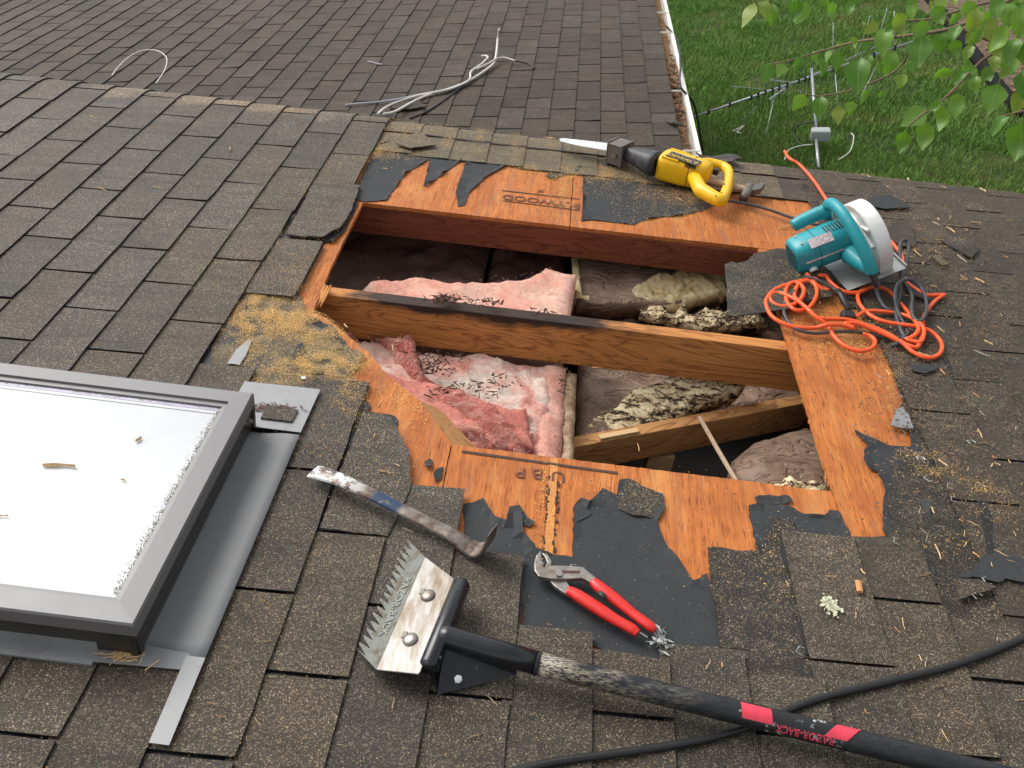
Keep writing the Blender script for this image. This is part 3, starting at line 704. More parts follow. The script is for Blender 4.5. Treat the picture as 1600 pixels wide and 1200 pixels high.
# black butt strips showing where courses were pulled off on the right
for i, pl in enumerate([[(1472, 560), (1482, 566), (1530, 720), (1562, 880), (1545, 880), (1512, 720)], [(1218, 840), (1232, 842), (1248, 905), (1240, 908), (1222, 880)], [(1243, 930), (1256, 930), (1272, 1020), (1258, 1026)], [(1300, 255), (1308, 256), (1330, 310), (1338, 340), (1330, 335)]]):
    sheet('tar_strip', jag(PL(pl, OW), .002, .008, 100+i), -.0035, .0018, 'tar', roof, .05, .001, 100+i)
# black felt scrap edge right
sheet('felt_paper', jag(PL([(1495, 905), (1520, 890), (1535, 870), (1560, 862), (1610, 880), (1640, 920), (1570, 905), (1560, 912), (1530, 905)], 0), .003, .01, 110), .0045, .0015, 'felt', roof, .04, .002, 110)
# stamps on the plywood
tm = frame3(P(846, 314, PW+.0018), P(800, 306, 0)-P(900, 318, 0), (0, 0, 1))
lettering('PLYWOOD', .050, roof, 'stamp', tm, 'lettering', .0004)
WM_ = None
for o in [o for o in bpy.data.objects if o.name.startswith('lettering')]: o.matrix_basis = W @ tm
def inkline(p, q, wd=.006, name='ink_line', mat='stampline'):
    mb = MB(); a, b = P(*p, PW), P(*q, PW); d = (b-a); nn = Vector((-d.y, d.x, 0)).normalized()*wd/2
    mb.prism([a-nn, b-nn, b+nn, a+nn], .0012, .0018); return mb.build(name, mat, roof)
inkline((784, 298), (906, 312), .005); inkline((786, 314), (906, 329), .005)
lettering('X', .03, roof, 'stamp', W @ frame3(P(845, 298, PW+.0018), P(800, 306, 0)-P(900, 318, 0), (0, 0, 1)), 'lettering', .0004)
inkline((722, 706), (965, 740), .007)
for ch, x, y in (('P', 814, 738), ('B', 840, 740), ('U', 872, 744)):
    lettering(ch, .042, roof, 'stamp', W @ frame3(P(x, y, PW+.0018), P(800, 738, 0)-P(900, 748, 0), (0, 0, 1)), 'lettering', .0004)
# nailed seam strip on the plywood's lower panel
st_ = MB(); a = P(842, 700, PW); b = P(858, 868, PW)
st_.prism([(seam-.010, botv-.006, PW), (seam+.006, botv-.006, PW), (seam+.006, 1.135, PW), (seam-.010, 1.135, PW)], .0005, .0016)
st_.build('seam_strip', 'ply_edge', roof)
sp = MB(); r6 = random.Random(8)
for s in (-.012, .008):
    for i in range(26):
        if r6.random() < .35: continue
        v = 1.14+.008*i+r6.uniform(-.003, .006); c = Vector((seam+s+r6.uniform(-.003, .003), v, PW+.0018)); l = r6.uniform(.001, .006)
        sp.box((c.x-.0018, c.y-l, c.z-.001), (c.x+.0018, c.y+l, c.z+.0008))
sp.build('tar_flecks', 'tar', roof)

# rafters, joists, cavity
def beam(name, lo, hi, mat, rot=None, bev=.0025):
    return MB().box(lo, hi).build(name, mat, roof, bevel=bev)
RB = PW-PT-.0008
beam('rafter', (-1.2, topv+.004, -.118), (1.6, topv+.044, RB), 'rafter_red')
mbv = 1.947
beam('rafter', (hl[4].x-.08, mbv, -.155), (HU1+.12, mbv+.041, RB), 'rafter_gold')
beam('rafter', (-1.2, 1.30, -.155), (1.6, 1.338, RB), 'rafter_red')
splint = MB()
for (p, q, t) in (((512, 447), (494, 480), .012), ((508, 445), (492, 474), .008), ((517, 446), (500, 480), .006)):
    a, b = P(*p, -.010), P(*q, -.024); d = (b-a); s = Vector((-d.y, d.x, 0)).normalized()*t/2
    splint.prism([a-s*.3, a+s*.5, lerp(a, b, .5)+s*1.1, b+s*.2, b-s*.2, lerp(a, b, .6)-s], -.004, .002)
splint.build('split_edge', 'ply_edge', roof)
splint = MB()
for i in range(22):
    t = i/21; a = P(lerp(1210, 1300, t)+U(-3, 3), lerp(430, 770, t), PW); d = Vector((U(-.012, .004), U(-.02, .02), U(-.01, .002)))
    splint.prism([a, a+Vector((.002, .001, 0)), a+d], -.012, -.002)
splint.build('split_edge', 'ply_edge', roof)
# diagonal blocking board under the cut corner
blk = MB(); a, b = P(652, 624, -.03), P(706, 697, -.03); c, d = P(745, 700, -.10), P(688, 640, -.10)
blk.add([a, b, c, d, a-Vector((.01, 0, .02)), b-Vector((.01, 0, .02)), c-Vector((.012, 0, .03)), d-Vector((.012, 0, .03))], [(0, 1, 2, 3), (7, 6, 5, 4), (0, 4, 5, 1), (1, 5, 6, 2), (2, 6, 7, 3), (3, 7, 4, 0)])
blk.build('blocking', 'joist', roof)
def slantbeam(name, p0, p1, w0, w1, ht, th, mat):
    a, b = P(*p0, w0), P(*p1, w1); x = b-a; m = frame3(a, x, (0, 0, 1))
    return MB().box((0, 0, -ht), (x.length, th, 0)).build(name, mat, roof, W @ m, bevel=.002)
slantbeam('joist', (880, 702), (1300, 622), -.225, -.225, .09, .038, 'joist')
slantbeam('joist', (1014, 714), (1055, 714), -.33, -.33, .09, .03, 'chip')
slantbeam('joist', (700, 470), (1300, 470), -.32, -.30, .09, .04, 'joist')
# attic floor and wall under the roof
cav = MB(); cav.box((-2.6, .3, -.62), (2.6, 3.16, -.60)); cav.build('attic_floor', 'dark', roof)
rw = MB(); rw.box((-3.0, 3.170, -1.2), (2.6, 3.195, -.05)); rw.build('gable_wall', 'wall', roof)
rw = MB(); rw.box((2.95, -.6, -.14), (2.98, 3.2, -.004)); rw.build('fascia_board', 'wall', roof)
rw = MB(); rw.box((-2.63, .25, -.6), (-2.6, 3.17, -.03)); rw.build('light_stop_wall', 'dark', roof)  # unseen end and near walls, added to stop sky light leaking in
rw = MB(); rw.box((2.6, .25, -.6), (2.63, 3.17, -.03)); rw.build('light_stop_wall', 'dark', roof)
rw = MB(); rw.box((-2.6, .25, -.6), (2.6, .29, -.03)); rw.build('light_stop_wall', 'dark', roof)

# ================================================================== LOWER ROOF
lroof = thing('lower_roof', WFloc @ Vector((-1.5, 5.5, 0)), 'lower dark shingle roof behind the opened one, edged by a gutter', 'roof')
FU0, FV0 = -.0254, .116
farstuff = MB(); nf = 0
fr = random.Random(12); cand = []
for k in range(-48, 6):
    for j in range(10, 36):
        vc = FV0+L_*(j+.5+(k % 2)/2); ub = FU0+E_*k
        best = False
        for du in (-E_, 0):
            for dv in (-.5, .5):
                q = WFloc @ Vector((ub+du, vc+dv*L_, 0)); x, y, z = proj(q)
                if -10 < x < 1100 and -10 < y < 1200 and y < 118+(max(x, 170)-170)*.1203+14: best = True
        cand.append((0 if best else 1, vc, k, ub))
cand.sort()
for i, (vis, vc, k, ub) in enumerate(cand):
    m = Matrix.Translation((ub, vc, fr.uniform(-.0004, .0008))) @ Matrix.Rotation(fr.uniform(-.008, .008), 4, 'Z'); me = fr.choice(TABS_F)
    if vis == 0 and nf < 298:
        inst('shingle', me, lroof, WF @ m); nf += 1
    else:
        farstuff.add([m @ v.co for v in me.vertices], [tuple(p.vertices) for p in me.polygons])
fo = farstuff.build('more_shingles', 'shingle_far', lroof, WF); fo['kind'] = 'stuff'
MB().box((-6.2, 2.9, -.03), (.60, 11.2, -.0085)).build('roof_deck', 'tar', lroof, WF)
MB().box((.585, 2.9, -.20), (.605, 11.2, -.012)).build('fascia_board', 'wall', lroof, WF)
MB().box((-6.0, 3.3, -2.1), (.30, 11.0, -.2)).build('house_wall', 'wall', lroof, WF)

# gutter
gut = thing('rain_gutter', WFloc @ Vector((.67, 5.5, -.04)), 'white rain gutter full of dry leaves along the lower roof edge', 'gutter')
gp = [(.608, -.030), (.610, -.105), (.640, -.115), (.668, -.108), (.682, -.07), (.682, -.018), (.700, -.012), (.706, -.024), (.700, -.026), (.690, -.024), (.689, -.075), (.672, -.114), (.640, -.121), (.604, -.110), (.603, -.030)]
g = MB(); g.loft([[(u, v, w) for u, w in gp] for v in (2.9, 11.2)], True); g.build('trough', 'gutter', gut, WF)
for (x, y) in ((1062, 232), (1053, 139), (1040, 48), (1032, 17), (1026, -20)):
    v = PF(x, y).y; h = MB(); h.tube([(.585, v, -.012), (.698, v+.012, -.014)], .0055, 6); h.build('hanger', 'gutter', gut, WF)
lit = MB(); lr = random.Random(4)
for i in range(900):
    v = lr.choice((lr.gauss(5.3, .22), lr.gauss(4.75, .2), lr.uniform(3.9, 8))); c = Vector((lr.uniform(.615, .675), v, -.072+lr.uniform(0, .035)+(.02 if 5.0 < v < 5.6 else 0)))
    a = lr.uniform(0, 3.14); d = Vector((math.cos(a), math.sin(a), lr.uniform(-.5, .5)))*lr.uniform(.008, .028); e = Vector((-d.y, d.x, lr.uniform(-.01, .01))).normalized()*lr.uniform(.002, .009)
    lit.add([c-d, c-e, c+d, c+e], [(0, 1, 2, 3)])
for v in [3.8+i*.25 for i in range(26)]: lit.box((.612, v, -.1), (.676, v+.25, -.076))
tag(lit.build('leaf_litter', 'leaflitter', None, WF), 'brown dry leaves and twigs packed in the white gutter', 'leaf litter', kind='stuff')
pc = MB(); pc.tube([PF(1046, 190, .004), PF(1054, 192, .02), PF(1068, 195, .015)], .017, 8, .5)
tag(pc.build('shingle_scrap', 'shingle_far', None, WF), 'dark curled shingle scrap at the gutter of the lower roof', 'shingle scrap')
gw = MB(); gw.tube(smoothpts([PF(1040, 40, .01), PF(1058, 62, -.03), PF(1063, 100, .0), PF(1062, 125, .02), PF(1066, 140, .01), PF(1085, 165, -.1), PF(1098, 235, -.4)], 6), .006, 6)
tag(gw.build('coax_cable', 'black_cord', None, WF, smooth=True), 'thin black cable hanging over the white gutter lip', 'cable')

# ================================================================== SKYLIGHT
sky_t = thing('skylight', (-.94, 1.085, 0), 'grey framed skylight with white frosted pane beside the shingle opening', 'skylight')
su0, su1, sv0, sv1, sw = -1.36, -.53, .80, 1.372, .090
fi = .048
def rail(pts_out, pts_in, name):
    # bevelled rail: outer drop, flat top, inner lip
    (a, b), (c, d) = pts_out, pts_in; mb = MB()
    def z(p, w): return Vector((p[0], p[1], w))
    ia, ib = lerp(Vector(a), Vector(c), .78), lerp(Vector(b), Vector(d), .78)
    rows = [[z(a, sw-.028), z(a, sw-.004), z(lerp(Vector(a), Vector(c), .05), sw), z(ia, sw+.001), z(ia, sw-.004), z(c, sw-.005), z(c, sw-.03)],
            [z(b, sw-.028), z(b, sw-.004), z(lerp(Vector(b), Vector(d), .05), sw), z(ib, sw+.001), z(ib, sw-.004), z(d, sw-.005), z(d, sw-.03)]]
    mb.loft(rows); return mb.build(name, 'frame', sky_t)
O = [(su0, sv0), (su1, sv0), (su1, sv1), (su0, sv1)]; I = [(su0+fi, sv0+fi), (su1-fi, sv0+fi), (su1-fi, sv1-fi), (su0+fi, sv1-fi)]
for i in range(4): rail((O[i], O[(i+1) % 4]), (I[i], I[(i+1) % 4]), 'frame_rail')
# sloping dark skirts below the rails
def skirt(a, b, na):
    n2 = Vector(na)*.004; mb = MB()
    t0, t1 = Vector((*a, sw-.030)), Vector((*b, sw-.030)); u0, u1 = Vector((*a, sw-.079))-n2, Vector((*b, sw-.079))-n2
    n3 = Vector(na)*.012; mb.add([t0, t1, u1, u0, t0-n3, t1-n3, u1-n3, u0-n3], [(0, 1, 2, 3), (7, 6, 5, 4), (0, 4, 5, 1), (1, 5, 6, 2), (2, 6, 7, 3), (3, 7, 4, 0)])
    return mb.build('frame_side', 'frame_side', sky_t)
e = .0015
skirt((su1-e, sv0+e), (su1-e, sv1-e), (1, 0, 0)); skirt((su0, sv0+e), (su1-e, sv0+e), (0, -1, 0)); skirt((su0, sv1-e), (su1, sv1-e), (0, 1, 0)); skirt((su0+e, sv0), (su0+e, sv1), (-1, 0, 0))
cb = MB(); cb.box((su0+.03, sv0+.018, -.006), (su1-.024, sv1-.03, .034)); cb.build('curb', 'flash', sky_t)
pn = MB(); pn.box((su0+fi-.006, sv0+fi-.006, sw-.018), (su1-fi+.006, sv1-fi+.006, sw-.010)); pn.build('pane', 'pane', sky_t)
gm_ = MB(); r9 = random.Random(2)
for i in range(1300):
    v = r9.uniform(sv0+fi, sv1-fi); u = su1-fi-abs(r9.gauss(0, .0055)); s = r9.uniform(.0002, .0006)
    gm_.box((u-s, v-s*r9.uniform(.6, 2), sw-.0098), (u+s, v+s, sw-.0090))
for i in range(60):
    u = r9.uniform(su0+fi, su1-fi); v = sv1-fi-abs(r9.gauss(0, .003)); s = r9.uniform(.0006, .0016); gm_.box((u-s, v-s, sw-.0098), (u+s*3, v+s*.6, sw-.0092))
go_ = gm_.build('pane_grime', 'grime', sky_t); go_['kind'] = 'stuff'
MB().box((su0+fi, sv1-fi-.020, sw-.0099), (su1-fi-.004, sv1-fi-.0185, sw-.0094)).build('glazing_line', 'frame', sky_t)
MB().box((su0+fi, sv1-fi-.0095, sw-.0099), (su1-fi-.002, sv1-fi-.002, sw-.0093)).build('glazing_bead', 'bead', sky_t)
sc_ = MB(); c = Vector((su1+.001, sv1-.035, .045)); sc_.tube([c-Vector((.004, 0, 0)), c+Vector((.003, 0, 0))], .004, 8); sc_.build('screw', 'steel', sky_t)
# flashing: channel along the side, pan at the head, tongue at the foot
fl = MB(); prof = [(-.552, .045), (-.5535, .010), (-.550, .005), (-.542, .002), (-.530, .0008), (-.515, .0008), (-.503, .002), (-.492, .0040), (-.481, .0060), (-.470, .0074), (-.455, .0082), (-.437, .0085)]
rows = []
for v in [.815+i*.03 for i in range(19)]: rows.append([(u, v, w) for u, w in prof]+[(u, v, w-.0012) for u, w in reversed(prof)])
fl.loft(rows); fl.build('side_flashing', 'flash', sky_t, smooth=True)
hp = MB(); hp.prism([Vector((-.60, 1.362, .0087)), Vector((-.437, 1.362, .0087)), Vector((-.4345, 1.512, .0067)), Vector((-.60, 1.508, .0067))], -.001, .0004); hp.build('head_flashing', 'flash_dull', sky_t)
hk = MB(); hk.prism([Vector((-.527, 1.388, .0095)), Vector((-.462, 1.388, .0095)), Vector((-.460, 1.428, .0095)), Vector((-.527, 1.432, .0095))], -.0005, .0035); hk.build('shingle_offcut', 'shingle', sky_t)
ft = MB(); ft.prism([Vector((-.4655, .668, .007)), Vector((-.4362, .668, .007)), Vector((-.437, .815, .0078)), Vector((-.4665, .815, .0078))], -.0012, .0006); ft.build('foot_flashing', 'flash_dull', sky_t)
ap = MB(); ap.box((su0, sv0-.02, .001), (-.60, sv0+.017, .006)); ap.box((su0, sv0+.004, .006), (-.60, sv0+.008, .032)); ap.build('apron_flashing', 'flash_dull', sky_t)
af = MB(); af.prism([Vector((-.60, .785, .007)), Vector((-.467, .79, .007)), Vector((-.437, .818, .007)), Vector((-.55, .826, .007)), Vector((-.60, .822, .007))], -.001, .0008); af.build('corner_flashing', 'flash', sky_t)

# ================================================================== INSULATION
def lumpy(name, outline, w_top, depth, mat, label, cat='insulation', amp=.02, freq=9, res=.02, seed=0, tilt=(0, 0), group=None, warp=None, round_=.03, ridge=0):
    """soft batt: free outline, rounded rim, lumpy top"""
    pts = [Vector((p[0], p[1])) for p in outline]; n = len(pts)
    dense = []
    for i in range(n):
        a, b = pts[i], pts[(i+1) % n]; k = max(1, int((b-a).length/res))
        for j in range(k): dense.append(lerp(a, b, j/k)+Vector((mnoise.noise(Vector((i+j*.37, seed, 0))), mnoise.noise(Vector((i+j*.37, seed, 9)))))*amp*.25)
    x0, x1 = min(p.x for p in pts), max(p.x for p in pts); y0, y1 = min(p.y for p in pts), max(p.y for p in pts)
    ver = list(dense); poly = [(p.x, p.y) for p in dense]; x = x0
    while x < x1:
        y = y0
        while y < y1:
            q = Vector((x, y))
            if in_poly(x, y, poly) and min((q-p).length_squared for p in dense) > (res*.45)**2: ver.append(q)
            y += res
        x += res
    nd = len(dense)
    out = delaunay_2d_cdt(ver, [(i, (i+1) % nd) for i in range(nd)], [], 1, 1e-6)
    def hz(q):
        d = min(((q-p).length for p in dense)); rim = max(0, 1-d/round_)
        z = w_top+tilt[0]*(q.x-(x0+x1)/2)+tilt[1]*(q.y-(y0+y1)/2)
        p3 = Vector((q.x*freq, q.y*freq, seed*2.7))
        z += amp*(mnoise.fractal(p3, .6, 2.1, 5)) - round_*.6*rim*rim
        z += ridge*(.5-abs(mnoise.noise(Vector((q.x*13+seed, q.y*17, seed))))-.5*abs(mnoise.noise(Vector((q.x*31, q.y*37, seed+4)))))
        if warp: z += warp(q)
        return z
    top = [Vector((q.x, q.y, hz(q))) for q in out[0]]; k = len(top); cnt = {}
    for f in out[2]:
        for i in range(len(f)): cnt[(f[i], f[(i+1) % len(f)])] = 1
    bnd = [e for e in cnt if (e[1], e[0]) not in cnt]
    vs = top+[Vector((p.x, p.y, p.z-depth)) for p in top]
    fs = [tuple(f) for f in out[2]]+[tuple(reversed([i+k for i in f])) for f in out[2]]+[(a, a+k, b+k, b) for a, b in bnd]
    mb = MB(); mb.add(vs, fs); o = mb.build(name, mat, None, smooth=True)
    if mat in ('pink', 'pink_mix', 'pink_fold', 'yellow', 'torn'):
        rf = random.Random(seed+500); fb = MB(); tv = top
        for i in range(int(min(900, len(tv)*.9))):
            c = rf.choice(tv)+Vector((rf.uniform(-.008, .008), rf.uniform(-.008, .008), .001)); a = rf.uniform(0, 6.28); l = rf.uniform(.004, .014)
            d = Vector((math.cos(a), math.sin(a), rf.uniform(-.1, .5)))*l; m1 = c+d*.5+Vector((rf.uniform(-1, 1), rf.uniform(-1, 1), rf.uniform(0, 1)))*l*.25; e = Vector((-math.sin(a), math.cos(a), 0))*.0005
            fb.add([c-e, c+e, m1+e, m1-e, c+d], [(0, 1, 2, 3), (3, 2, 4)])
        fo_ = fb.build('loose_fibres', 'pink' if mat.startswith('pink') else 'yellow', o); fo_['kind'] = 'stuff'
    return tag(o, label, cat, group)
IG = 'insulation in the opened roof'
lumpy('insulation_batt', [(-.52, 2.0), (.105, 2.0), (.125, 2.35), (.03, 2.38), (-.02, 2.29), (-.2, 2.25), (-.36, 2.235), (-.47, 2.16)], -.108, .18, 'pink', 'pale pink insulation batt lying just behind the middle rafter', seed=1, amp=.016, group=IG, warp=lambda q: .03*max(0, q.x+.05)*5*(q.y-2.0))
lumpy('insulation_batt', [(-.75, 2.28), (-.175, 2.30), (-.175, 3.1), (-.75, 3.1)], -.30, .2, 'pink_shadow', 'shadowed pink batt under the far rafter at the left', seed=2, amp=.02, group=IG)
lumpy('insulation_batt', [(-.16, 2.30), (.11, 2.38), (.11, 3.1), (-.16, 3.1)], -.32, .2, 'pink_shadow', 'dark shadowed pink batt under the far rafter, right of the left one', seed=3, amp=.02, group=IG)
# lower bay
fold = lambda q: .045*math.exp(-((q.y-1.56-.30*(q.x+.15))/.035)**2)*math.sin(q.x*60+q.y*20)*.35 - .10*max(0, min(1, (1.50-.05*math.sin(q.x*15)-q.y)/.10))
lumpy('insulation_batt', [(-.60, 1.94), (.075, 1.94), (.075, 1.62), (.03, 1.50), (-.05, 1.45), (-.2, 1.40), (-.62, 1.45)], -.145, .12, 'pink_mix', 'folded pink insulation batt littered with dark needles below the middle rafter', seed=4, amp=.022, freq=7, res=.012, group=IG, warp=lambda q: -.14*max(0, (1.72-q.y))**1.0*1.0+.02*math.sin(q.y*70+q.x*25)*max(0, min(1, (1.72-q.y)*6)))
lumpy('insulation_batt', [(-.56, 1.94), (-.40, 1.94), (-.12, 1.60), (.02, 1.52), (.04, 1.62), (-.05, 1.68), (-.24, 1.78), (-.30, 1.94)], -.115, .12, 'pink_fold', 'deep pink rolled fold of insulation along the cut diagonal edge', seed=14, amp=.022, freq=9, res=.012, group=IG, round_=.05, warp=lambda q: .017*math.sin((q.x*.55+q.y*.83)*150+3*mnoise.noise(Vector((q.x*14, q.y*14, 1)))))
for i_, (w_l, off) in enumerate(((-.205, 0), (-.185, .022), (-.165, .046), (-.147, .075), (-.130, .105))):
    fr_ = [(lerp(-.40, .045, t), lerp(1.60, 1.455, t**.8)+off*(.6+.5*t)+.016*math.sin(t*17+i_*1.9)+.010*math.sin(t*41+i_*3.1)) for t in [k/26 for k in range(27)]]
    lumpy('insulation_fold', [(.05-.008*i_, 1.60+off), (.0, 1.70), (-.2, 1.76), (-.40, 1.80)]+fr_, w_l, .03, 'pink_fold' if i_ % 2 else 'pink_deep', ('lowest', 'second lowest', 'middle', 'second highest', 'topmost')[i_]+' of the layered deep pink insulation folds in the lower bay', seed=60+i_, amp=.008, freq=16, res=.010, group=IG, round_=.016, ridge=.008)
lumpy('insulation_batt', [(.035, 1.94), (.112, 1.94), (.112, 1.36), (-.30, 1.36), (-.20, 1.47), (.02, 1.52)], -.17, .16, 'pink', 'pale pink batt standing on edge in the middle of the lower bay', seed=5, amp=.012, group=IG, warp=lambda q: .02*(1 if q.x > .04 else .2))
lumpy('batt_edge', [(.110, 1.94), (.142, 1.94), (.142, 1.36), (.112, 1.36)], -.168, .20, 'tan_fibre', 'pale tan cut edge of the pink batt in the middle of the opening', seed=31, amp=.006, freq=20, res=.010, group=IG, round_=.012)
# kraft-faced batts
lumpy('kraft_batt', [P(896, 402, -.17), P(1150, 418, -.17), P(1150, 452, -.17), P(1060, 468, -.17), P(903, 466, -.17)], -.17, .05, 'kraft', 'brown paper faced batt under the far rafter with a torn yellow edge', ridge=.006, seed=6, amp=.003, res=.012, group=IG, round_=.006, tilt=(0, .12))
lumpy('torn_fibre', [P(985, 446, -.16), P(1030, 432, -.16), P(1130, 430, -.16), P(1135, 456, -.16), P(1060, 466, -.16), P(1000, 460, -.16)], -.156, .03, 'yellow', 'yellowed fibre showing along the torn paper batt edge under the far rafter', seed=7, amp=.010, freq=34, res=.008, group=IG, round_=.012, ridge=.025, tilt=(0, .4))
rim = MB(); rim.tube([P(898, 404, -.160), P(901, 440, -.160), P(905, 464, -.165), P(920, 466, -.165)], .011, 6, .5)
tag(rim.build('torn_fibre', 'yellow', None), 'pale yellow strip edging the paper batt beside the pink one', 'insulation', IG)
lumpy('kraft_batt', [P(905, 470, -.24), P(1230, 480, -.24), P(1240, 530, -.24), P(905, 510, -.24)], -.26, .05, 'kraft', 'dark brown crumpled paper just behind the middle rafter at the right', ridge=.03, seed=8, amp=.014, freq=14, res=.014, group=IG)
lumpy('torn_fibre', [P(1000, 488, -.20), P(1030, 474, -.20), P(1080, 485, -.20), P(1175, 486, -.20), P(1200, 505, -.20), P(1110, 512, -.2)], -.205, .03, 'torn', 'flaking torn paper and fibre right behind the middle rafter', seed=9, amp=.014, freq=34, res=.008, group=IG, round_=.01, ridge=.03)
lumpy('kraft_batt', [P(905, 560, -.25), P(1290, 590, -.25), P(1290, 640, -.25), P(1120, 640, -.25), P(900, 695, -.25)], -.245, .08, 'kraft', 'large dull brown paper faced batt in front of the middle rafter', ridge=.012, seed=10, amp=.010, freq=8, res=.016, group=IG)
lumpy('torn_fibre', [P(903, 664, -.21), P(930, 640, -.21), P(965, 634, -.21), P(985, 618, -.21), P(1030, 612, -.21), P(1075, 603, -.21), P(1100, 608, -.21), P(1165, 606, -.21), P(1150, 622, -.21), P(1105, 632, -.21), P(1040, 650, -.21), P(965, 668, -.21), P(908, 690, -.21)], -.218, .05, 'torn', 'cream torn backing with black flakes along the front of the paper batt', seed=11, amp=.010, freq=30, res=.008, group=IG, round_=.012, ridge=.02, tilt=(0, .45))
lumpy('kraft_batt', [P(1150, 700, -.19), P(1185, 672, -.19), P(1260, 650, -.19), P(1330, 660, -.19), P(1330, 800, -.19), P(1150, 800, -.19)], -.19, .14, 'kraft', 'bulging brown paper batt in the lower right corner of the opening', ridge=.008, seed=12, amp=.006, freq=7, res=.012, group=IG, round_=.08)
lumpy('torn_fibre', [P(1200, 742, -.15), P(1240, 725, -.15), P(1300, 735, -.15), P(1310, 790, -.15), P(1190, 780, -.15)], -.178, .03, 'torn', 'cream and black torn patch on the bulging batt in the corner', seed=13, amp=.012, freq=25, res=.01, group=IG)
sk = MB(); sk.tube([P(1093, 652, -.20), P(1120, 700, -.21), P(1153, 756, -.2)], .006, 7)
tag(sk.build('thin_stick', 'hickory', None), 'thin brown stick leaning across the lower joist in the opening', 'stick')
yb = MB(); yb.box((0, 0, 0), (.045, .02, .004)); yb.box((.05, 0, 0), (.075, .018, .004))
tag(yb.build('wood_block', 'chip', None, W @ frame3(P(925, 576, -.2), (1, .1, 0), (0, 0, 1))), 'small pale wood offcut just below the middle rafter', 'wood scrap')
ln = MB(); ln.box((0, 0, 0), (.11, .016, .01))
tag(ln.build('wood_strip', 'chip', None, W @ frame3(P(938, 690, -.225), P(990, 680, -.225)-P(938, 690, -.225), (0, 0, 1))), 'pale wood lath lying on the lower joist by the pink batt', 'wood scrap')
# pine needles and twigs on the insulation and on the middle rafter
pnm = MB(); rp = random.Random(21)
def needle(c, L, up_=.25, fat=1):
    a = rp.uniform(0, 6.28); d = Vector((math.cos(a), math.sin(a), rp.uniform(-up_, up_)))*L/2; e = Vector((-d.y, d.x, 0)).normalized()*rp.uniform(.0006, .0020)*fat
    pnm.add([c-d-e, c-d+e, c+d+e*.4, c+d-e*.4, c+Vector((0, 0, .003))], [(0, 1, 4), (1, 2, 4), (2, 3, 4), (3, 0, 4)])
for (x, y, w, sx, sy, n) in ((695, 468, -.010, 26, 3, 110), (745, 473, -.010, 22, 3, 30), (820, 483, -.010, 60, 4, 14), (690, 568, -.115, 40, 18, 90), (715, 600, -.13, 40, 14, 50), (775, 605, -.135, 30, 34, 40), (790, 690, -.185, 50, 18, 130), (745, 640, -.15, 40, 30, 30), (1120, 500, -.185, 40, 8, 90), (880, 590, -.14, 8, 40, 14), (830, 440, -.12, 40, 10, 12)):
    sub = [(rp.gauss(x, sx*.5), rp.gauss(y, sy*.5)) for _ in range(max(2, n//14))]
    for i in range(int(n*1.1)):
        cx_, cy_ = rp.choice(sub); needle(P(rp.gauss(cx_, sx*.30+3), rp.gauss(cy_, sy*.26+2), w+rp.uniform(-.004, .010)), rp.choice((rp.uniform(.004, .012), rp.uniform(.008, .03))), .25, rp.choice((1, 1, 2.2)))
tag(pnm.build('needle_litter', 'pine', None), 'dark pine needle litter on the insulation and middle rafter', 'debris', kind='stuff')
#@@TOOLS
# ================================================================== PRY BAR
pb_base = P(630, 795)
pry = thing('pry_bar', pb_base, 'rusty flat pry bar with blue paint and a hooked claw on the shingles', 'pry bar')
pa, pb = P(489, 742, .012), P(752, 862, .012)
px_ = (pb-pa); pm = frame3(pa, px_, (0, 0, 1)); Lb = px_.length
# profile (s, height, half width)
prof = [(0, .010, .0185), (.012, .012, .0185), (.03, .015, .018), (.055, .019, .0165), (.085, .021, .015), (.12, .020, .014), (.20, .016, .0138), (.28, .012, .014), (.325, .010, .0145), (.350, .005, .016),
        (.370, -.002, .0185), (.385, -.003, .0205), (.397, .003, .0215), (.406, .014, .022), (.412, .030, .0215), (.415, .048, .0205), (.417, .066, .019)]
mbp = MB(); rings = []
for i, (s, z, hw) in enumerate(prof):
    s0, z0 = prof[max(0, i-1)][:2]; s1, z1 = prof[min(len(prof)-1, i+1)][:2]; t = Vector((s1-s0, 0, z1-z0)).normalized(); nn = Vector((-t.z, 0, t.x))
    th = .0032 if i < len(prof)-2 else (.002 if i == len(prof)-2 else .0006)
    if i == 0: th = .0012
    c = Vector((s*Lb/.3985, 0, z)); cr = .0014
    rings.append([c+nn*th+Vector((0, -hw+.002, 0)), c+nn*(th+cr), c+nn*th+Vector((0, hw-.002, 0)), c+Vector((0, hw, 0)), c-nn*th+Vector((0, hw-.002, 0)), c-nn*th+Vector((0, -hw+.002, 0)), c+Vector((0, -hw, 0))])
mbp.loft(rings); mbp.build('bar', 'pry', pry, W @ pm, smooth=False)
ns = MB(); ns.prism([(.003, -.005, 0), (.012, -.007, 0), (.018, 0, 0), (.012, .006, 0), (.003, .005, 0)], .0125, .0165); ns.build('nail_slot', 'whiteprint', pry, W @ pm)

